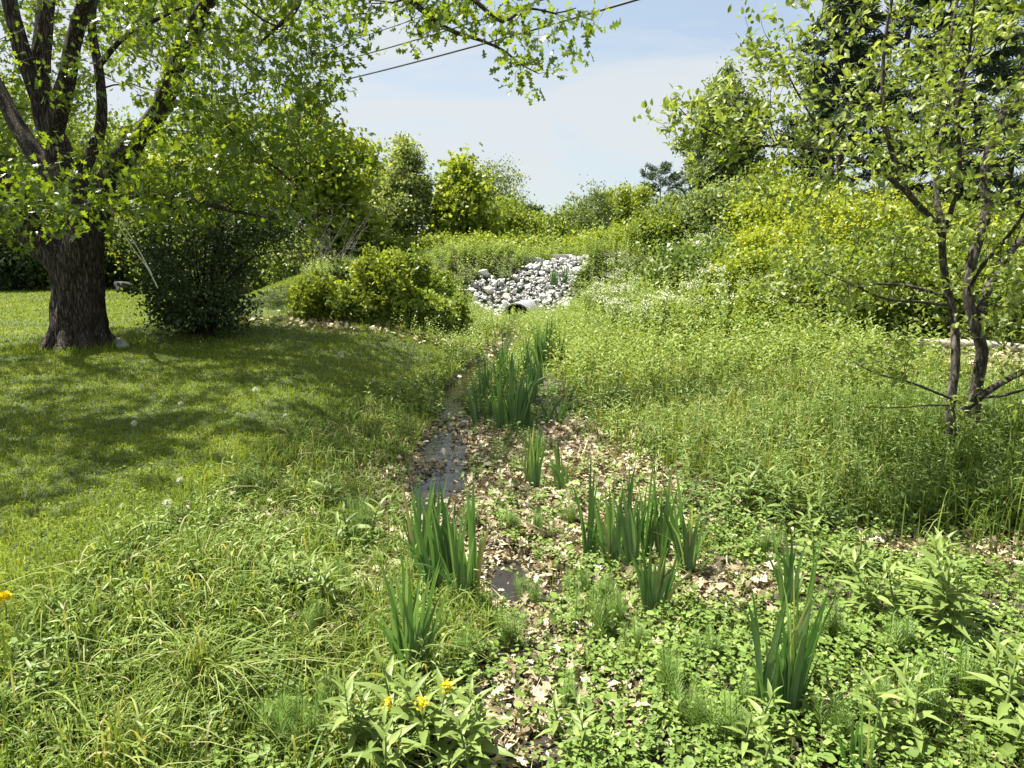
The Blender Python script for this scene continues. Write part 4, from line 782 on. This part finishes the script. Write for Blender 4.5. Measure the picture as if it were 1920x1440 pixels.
for a_ in ((785, 1108, 165, 14, .12, 1, 'left foreground iris clump leaning left over the dark pool'), (840, 1128, 165, 16, .09, 2, 'foreground iris clump standing in the middle of the left trio'), (885, 1140, 175, 12, .05, 3, 'rightmost of the left foreground iris trio with fanned tips'),
           (745, 1285, 170, 16, .07, 4, 'dark iris clump just above the yellow flowers'), (1130, 1065, 150, 16, .07, 5, 'pale edged iris clump left end of the right hand group'), (1175, 1068, 145, 12, .05, 6, 'iris clump second from left in the right hand group'),
           (1235, 1055, 150, 14, .07, 7, 'iris clump third from left in the right hand group'), (1290, 1075, 145, 12, .05, 8, 'rightmost iris clump of the right hand group'), (1215, 1160, 130, 12, .07, 9, 'short iris clump in front of the right hand group'),
           (1435, 1345, 215, 24, .08, 10, 'large iris clump in the right foreground'), (1475, 1365, 130, 9, .05, 11, 'short leaning iris fan at the foot of the large foreground clump'), (1495, 1140, 110, 9, .06, 12, 'small grey green iris tuft behind the large foreground clump'),
           (1590, 1450, 110, 5, .03, 13, 'pair of iris blades at the bottom edge'), (985, 915, 95, 12, .1, 14, 'iris clump standing alone in the pale dead leaves'), (1040, 920, 75, 6, .08, 15, 'thin iris tuft right of the lone clump'),
           (890, 805, 85, 14, .14, 16, 'left iris clump of the upstream row'), (948, 815, 125, 22, .16, 17, 'tallest dense iris clump of the upstream row'), (1000, 805, 90, 18, .2, 18, 'iris clump right of the tallest in the upstream row'), (1032, 800, 70, 8, .1, 19, 'right end iris tuft of the upstream row'),
           (925, 760, 75, 14, .12, 30, 'iris clump behind the left end of the upstream row'), (975, 765, 80, 18, .16, 31, 'iris clump behind the middle of the upstream row'), (1015, 755, 70, 14, .15, 32, 'iris clump behind the right end of the upstream row'), (945, 725, 65, 18, .2, 33, 'iris clump in the drift below the distant patches'), (990, 728, 60, 18, .22, 34, 'iris clump at the right of the drift below the distant patches'), (800, 1060, 120, 8, .08, 35, 'thin iris clump behind the left foreground trio'),
           (965, 705, 80, 26, .4, 20, 'distant iris patch left part in the upper channel'), (1010, 700, 85, 34, .45, 21, 'distant iris patch middle part in the upper channel'), (1040, 690, 78, 26, .4, 22, 'distant dark iris patch right part in the upper channel'), (1052, 545, 36, 26, .28, 23, 'iris tuft growing among the stones right of the culvert')):
    iris(*a_)
# single broad blade at the bottom left
mb = MB(); A = gp(560, 1500, .1)+[0, 0, .0]; Bq = pw(650, 1335, 2.75)
t_ = np.linspace(0, 1, 8)[:, None]; cc = A*(1-t_)+Bq*t_+np.array([0, 0, .10])*np.sin(t_*pi); sd = norm(np.cross(Bq-A, [0, 0, 1])*.7+np.array([0, 0, .5])); ww = .012*np.array([1, 1, 1, 1, .9, .75, .45, 0])[:, None]
V = np.stack([cc-sd*ww, cc+np.array([0, 0, -.003]), cc+sd*ww], 1).reshape(-1, 3); q_ = np.arange(7)[:, None]*3; e_ = np.arange(2)[None]; mb.add(V, np.stack([q_+e_, q_+e_+1, q_+3+e_+1, q_+3+e_], -1).reshape(-1, 4), .6)
tag(mb.build('iris_plant', G['iris']), 'single broad grey green blade slanting at the bottom edge', 'plant')

# ------------------------------------------------------------------ tussocks, tall forbs, horsetails, flowers
def tuss(px, py, H, n, seed, label, mat='meadow', w=.007, lean=.75):
    g = gpt(px, py); z = g[2]; r = rngs(seed); mb = MB(); P = np.stack([r.normal(0, .05, n), r.normal(0, .05, n), np.full(n, -.01)], -1)
    blades(mb, P, r.uniform(.5, 1.1, n)*H, w, r, lean, 7, np.clip(r.normal(.72, .16, n), 0, .97), .42)
    tag(mb.build('grass_tussock', G[mat], loc=(g[0], g[1], z)), label, 'grass', 'arching tussocks on the near bank')
tuss(375, 1300, .52, 260, 1, 'largest fine bladed tussock in the left foreground', w=.008); tuss(270, 1180, .42, 90, 2, 'tussock above left of the largest one', w=.010); tuss(560, 1260, .40, 110, 3, 'tussock between the largest one and the dark iris', w=.008)
tuss(240, 1450, .4, 70, 4, 'broad bladed tussock at the bottom left edge', w=.013); tuss(560, 940, .34, 70, 5, 'tussock on the bank above the tan leaf patch', w=.011); tuss(640, 860, .33, 80, 6, 'tussock on the lawn edge left of the stream', w=.011); tuss(700, 800, .34, 80, 7, 'upper tussock on the lawn edge near the shade', w=.011); tuss(440, 1060, .28, 60, 8, 'arching tussock midway up the near bank', w=.009); tuss(1180, 1250, .2, 130, 9, 'fine upright grass tuft right of the tan leaf channel', w=.004, lean=.3); tuss(1130, 1150, .17, 110, 10, 'fine grass tuft above the tan leaf channel', w=.004, lean=.3)
def forb_obj(seed, H, nst, nl, L_, flower=False):
    r = rngs(seed); o = thing('leafy_forb', (0, 0, 0), '', 'plant'); sm_ = MB(); lf = MB(); tips = []
    for s_ in range(nst):
        a = r.uniform(0, 2*pi); h = H*r.uniform(.75, 1.1); b0 = np.array([r.normal(0, .05), r.normal(0, .05), -.02]); e_ = b0+[cos(a)*.25*h, sin(a)*.25*h, h]; P, R = resample([b0, b0*.4+e_*.6+r.normal(0, .01, 3), e_], [.006, .0045, .002], .05); tube(sm_, P, R, 6)
        t_ = np.linspace(.12, 1, nl); idx = t_*(len(P)-1); i0 = np.minimum(idx.astype(int), len(P)-2); pos = P[i0]+(P[i0+1]-P[i0])*(idx-i0)[:, None]; az = a+np.arange(nl)*2.4
        D = np.stack([np.cos(az), np.sin(az), .25+1.6*t_**3], -1); place(lf, LANCE, pos, D, np.tile([0, 0, 1.], (nl, 1))+r.normal(0, .15, (nl, 3)), L_*(.65+.7*np.sin(pi*np.minimum(1, t_*.9)))*(1.15-.55*t_)*r.uniform(.8, 1.15, nl), np.clip(r.normal(.62, .15, nl)+.2*(t_-.5), 0, 1), 1.15)
        tips.append(e_)
    sm_.build('stem', G['stem'], o, smooth=True); lf.build('foliage', G['herb'], o)
    if flower:
        for e_ in tips[:2]:
            fb = MB(); m_ = 46; c_ = rdir(r, m_, .6)*r.uniform(.008, .03, (m_, 1)); c_[:, 2] += .012
            place(fb, ROUND, e_+c_, rdir(r, m_, .5), rdir(r, m_, 1.5), .013, r.random(m_)); fb.build('flower_head', G['yflower'], o)
    return o
F1 = forb_obj(1, .5, 2, 26, .15); F2 = forb_obj(2, .38, 3, 20, .13); F3 = forb_obj(3, .30, 4, 15, .15, True); F4 = forb_obj(4, .26, 3, 14, .10)
def put(o, first, px, py, zz, rz, sc, label, group):
    g = gpt(px, py); z = g[2]; loc = (g[0], g[1], z)
    if first: o.location = loc; o.rotation_euler = (0, 0, rz); o.scale = (sc,)*3; o['label'] = label; o['group'] = group; return o
    return dup(o, loc, rz, sc, label, group)
GF = 'lance leaved forbs'
used = set()
for (k, px, py, rz, sc, lb_) in ((0, 1760, 1200, 0, 1.05, 'tallest lance leaved forb in the right foreground'), (0, 1700, 1170, 2.1, .95, 'tall lance leaved forb just left of the tallest'), (1, 1640, 1160, 1, 1.0, 'leafy forb at the left side of the right foreground group'), (0, 1800, 1230, 4, .7, 'shorter lance leaved forb right of the tallest'),
                             (2, 800, 1400, 0, 1.1, 'yellow flowering leafy plant in the bottom foreground'), (2, 700, 1450, 2.5, 1.0, 'yellow flowering plant at the bottom edge left of the other'), (1, 870, 1440, 3, 1.0, 'leafy green plant at the bottom edge right of the yellow flowers'), (1, 590, 1150, 4, .95, 'leafy plant above the left bank tussocks'), (1, 540, 1120, 2, .8, 'pale leafy plant on the left bank beside the tan leaves'),
                             (3, 760, 1330, 1, 1.1, 'leafy shoot beside the dark iris clump'), (1, 1880, 1340, 5, 1.0, 'lance leaved plant at the right edge'), (3, 1900, 1420, 1, 1.4, 'leafy plant in the bottom right corner'), (3, 1700, 1400, 3, 1.2, 'spreading leafy plant in the lower right'), (3, 1560, 1080, 2, 1.3, 'small leafy plant behind the right foreground group'), (3, 1370, 950, 0, 1.4, 'leafy shoot at the shaded meadow edge'), (3, 1450, 960, 5, 1.5, 'second leafy shoot at the shaded meadow edge'), (3, 1500, 1000, 2.2, 1.3, 'third leafy shoot at the shaded meadow edge'), (1, 1850, 960, 2, 1.0, 'leafy plant in the shade right of the fruit tree base'),
                             (3, 660, 1030, 0, 1.4, 'leafy plant at the left edge of the tan leaves'), (1, 620, 960, .5, .9, 'leafy plant on the bank above the tan patch'), (3, 1400, 1420, .5, 1.0, 'low leafy shoot left of the bottom iris pair'), (0, 640, 1420, 1.5, .75, 'tall narrow leaved plant left of the yellow flowers'), (3, 1090, 1400, 4.5, .9, 'small leafy shoot at the bottom middle')):
    src = (F1, F2, F3, F4)[k]; put(src, k not in used, px, py, .15, rz, sc, lb_, GF); used.add(k)
# horsetails: one tuft built, then copied
def horsetail(seed):
    r = rngs(seed); mb = MB()
    for s_ in range(7):
        b0 = np.array([r.normal(0, .03), r.normal(0, .03), -.01]); H = r.uniform(.12, .24); e_ = b0+[r.normal(0, .02), r.normal(0, .02), H]; P, R = resample([b0, e_], [.002, .001], .05); tube(mb, P, R, 4, var=.4)
        for w in range(9):
            t_ = .25+.72*w/9; c = b0+(e_-b0)*t_; m_ = 9; az = np.arange(m_)*2*pi/m_+r.uniform(0, 1); D = np.stack([np.cos(az), np.sin(az), np.full(m_, 1.1)], -1)
            place(mb, NEED, np.tile(c, (m_, 1)), D, np.tile([0, 0, 1.], (m_, 1)), (.075*(1.1-t_*.75)), r.random(m_), .3)
    return mb
HT = [horsetail(k).build('horsetail', G['horsetail']) for k in (1, 2, 3)]
r = rngs(31); spots = [(980, 1120), (1000, 1150), (1090, 1120), (1130, 1130), (1160, 1170), (1120, 1200), (1200, 1230), (1060, 1340), (560, 1380), (520, 1400), (600, 1200), (680, 990), (690, 1010), (665, 1040), (1550, 1210), (1690, 1230), (1640, 1340), (1740, 1360), (1380, 1400), (1300, 1380), (1440, 1050), (1400, 1340), (620, 1330), (1250, 1320), (860, 1250), (950, 1220), (1010, 1010), (960, 1000), (1070, 990), (1010, 860), (1820, 1320), (590, 1420), (880, 1000), (1340, 1250), (1570, 1400), (640, 1110)]
first = set()
for k, (px, py) in enumerate(spots):
    i_ = k % 3; g = gpt(px, py); z = g[2]; o = HT[i_] if i_ not in first else HT[i_].copy()
    if i_ in first: COL.objects.link(o)
    first.add(i_); o.location = (g[0], g[1], z); o.rotation_euler = (0, 0, r.uniform(0, 6)); o.scale = (r.uniform(.8, 1.3),)*3
    tag(o, 'feathery green horsetail tuft rising from the wet ground cover', 'plant', 'horsetail tufts in the foreground')
# dandelions: seed heads and blooms on the lawn
def dand(flower, seed):
    r = rngs(seed); o = thing('dandelion', (0, 0, 0), '', 'flower'); mb = MB(); H = .14 if not flower else .09; P, R = resample([(0, 0, 0), (.008, 0, H*.6), (.004, 0, H)], [.0022, .002, .0018], .03); tube(mb, P, R, 5); mb.build('stem', G['stem'], o)
    fb = MB(); m_ = 90; c = rdir(r, m_, 1.2 if flower else 0); place(fb, NEED, np.tile([.004, 0, H], (m_, 1))+c*.003, c*([1, 1, .5] if flower else 1), rdir(r, m_), .024 if flower else .028, r.random(m_), 2.2 if flower else 1.4); fb.build('flower_head', G['yflower'] if flower else G['petal'], o); return o
DS = dand(False, 1); DY = dand(True, 2)
fs = 0
for (px, py) in ((314, 955), (338, 905), (478, 785), (255, 810), (535, 770), (268, 730), (480, 745), (758, 668), (715, 675), (640, 665), (748, 702), (700, 690), (1320, 820), (1180, 738), (1665, 665), (420, 600), (340, 770)):
    if py == 820 or px > 1100: continue
    g = gp(px, py+12, .33); loc = (g[0], g[1], tz(g[0], g[1])); 
    if fs == 0: DS.location = loc; tag(DS, 'white dandelion seed head on a thin stalk in the lawn', 'flower', 'dandelion seed heads on the lawn')
    else: dup(DS, loc, fs, RNG.uniform(.8, 1.2))
    fs += 1
put(DY, True, 12, 1172, .33, 0, 1.4, 'yellow dandelion bloom at the left edge of the lawn', 'yellow dandelions'); put(DY, False, 700, 1425, .1, 1, 1.4, 'yellow dandelion like bloom at the bottom edge', 'yellow dandelions')
# white flowering plants on the slope
def wplant(seed):
    r = rngs(seed); o = thing('white_flowering_plant', (0, 0, 0), '', 'plant'); st = MB(); lf = MB()
    for s_ in range(5):
        a = r.uniform(0, 6.28); e_ = np.array([cos(a)*.28, sin(a)*.28, r.uniform(.7, 1.15)]); P, R = resample([(0, 0, -.05), e_*[.5, .5, .55], e_], [.007, .005, .003], .15); tube(st, P, R, 4)
        m_ = 34; t_ = r.uniform(.15, .97, m_); pos = e_*t_[:, None]; D = rdir(r, m_, .3); place(lf, DIA, pos+D*.02, D, rdir(r, m_, 1.3), r.uniform(.08, .15, m_), np.clip(r.normal(.6, .2, m_), 0, 1), .7)
        fb = MB(); c = r.normal(0, 1, (30, 3))*[.075, .075, .03]; place(fb, ROUND, e_+c+[0, 0, .02], rdir(r, 30, .2), rdir(r, 30, 2), .03, r.random(30)); fb.build('flower_head', G['petal'], o)
    st.build('stem', G['stem'], o); lf.build('foliage', G['herb'], o); return o
WP = [wplant(k) for k in (1, 2, 3)]; r = rngs(55); fst = set(); k = 0
while k < 90:
    x = r.uniform(1.9, 9); y = r.uniform(13.5, 23); px = 960+x/y*FPX
    if not (1040 < px < 1460) or (y > 20.3 and px < 1120): continue
    i_ = k % 3; loc = (x, y, tz(x, y)); lab = 'tall leafy plant topped with white flower clusters on the right slope'; gr = 'white flowered plants on the slope'
    if i_ not in fst: WP[i_].location = loc; tag(WP[i_], lab, 'plant', gr); fst.add(i_)
    else: dup(WP[i_], loc, r.uniform(0, 6), r.uniform(.7, 1.1), lab, gr)
    k += 1
# bare stalks
M_DS = G['straw']
for k, (px, py, hp, lx, lb_) in enumerate(((690, 605, 45, 20, 'bare tan forked stalk at the edge of the shrub row'), (700, 608, 38, -8, 'shorter bare tan stalk at the edge of the shrub row'), (930, 640, 60, -10, 'thin bare stalk in the upper channel'), (735, 700, 60, 45, 'long bare grass stalk leaning at the lawn edge'), (860, 570, 120, -12, 'tall thin bare sapling stem beside the stones'))):
    g = gp(px, py, .35); g[2] = tz(g[0], g[1]); e_ = pw(px+lx, py-hp, g[1]); mb = MB(); P, R = resample([g, (g+e_)/2+[.03, 0, 0], e_], [.012, .009, .004], .1); tube(mb, P, R, 5); P2, R2 = resample([P[len(P)//2], P[len(P)//2]+[.12, 0, .22]], [.007, .003], .1); tube(mb, P2, R2, 4)
    tag(mb.build('dead_stalk', M_DS), lb_, 'stalk')
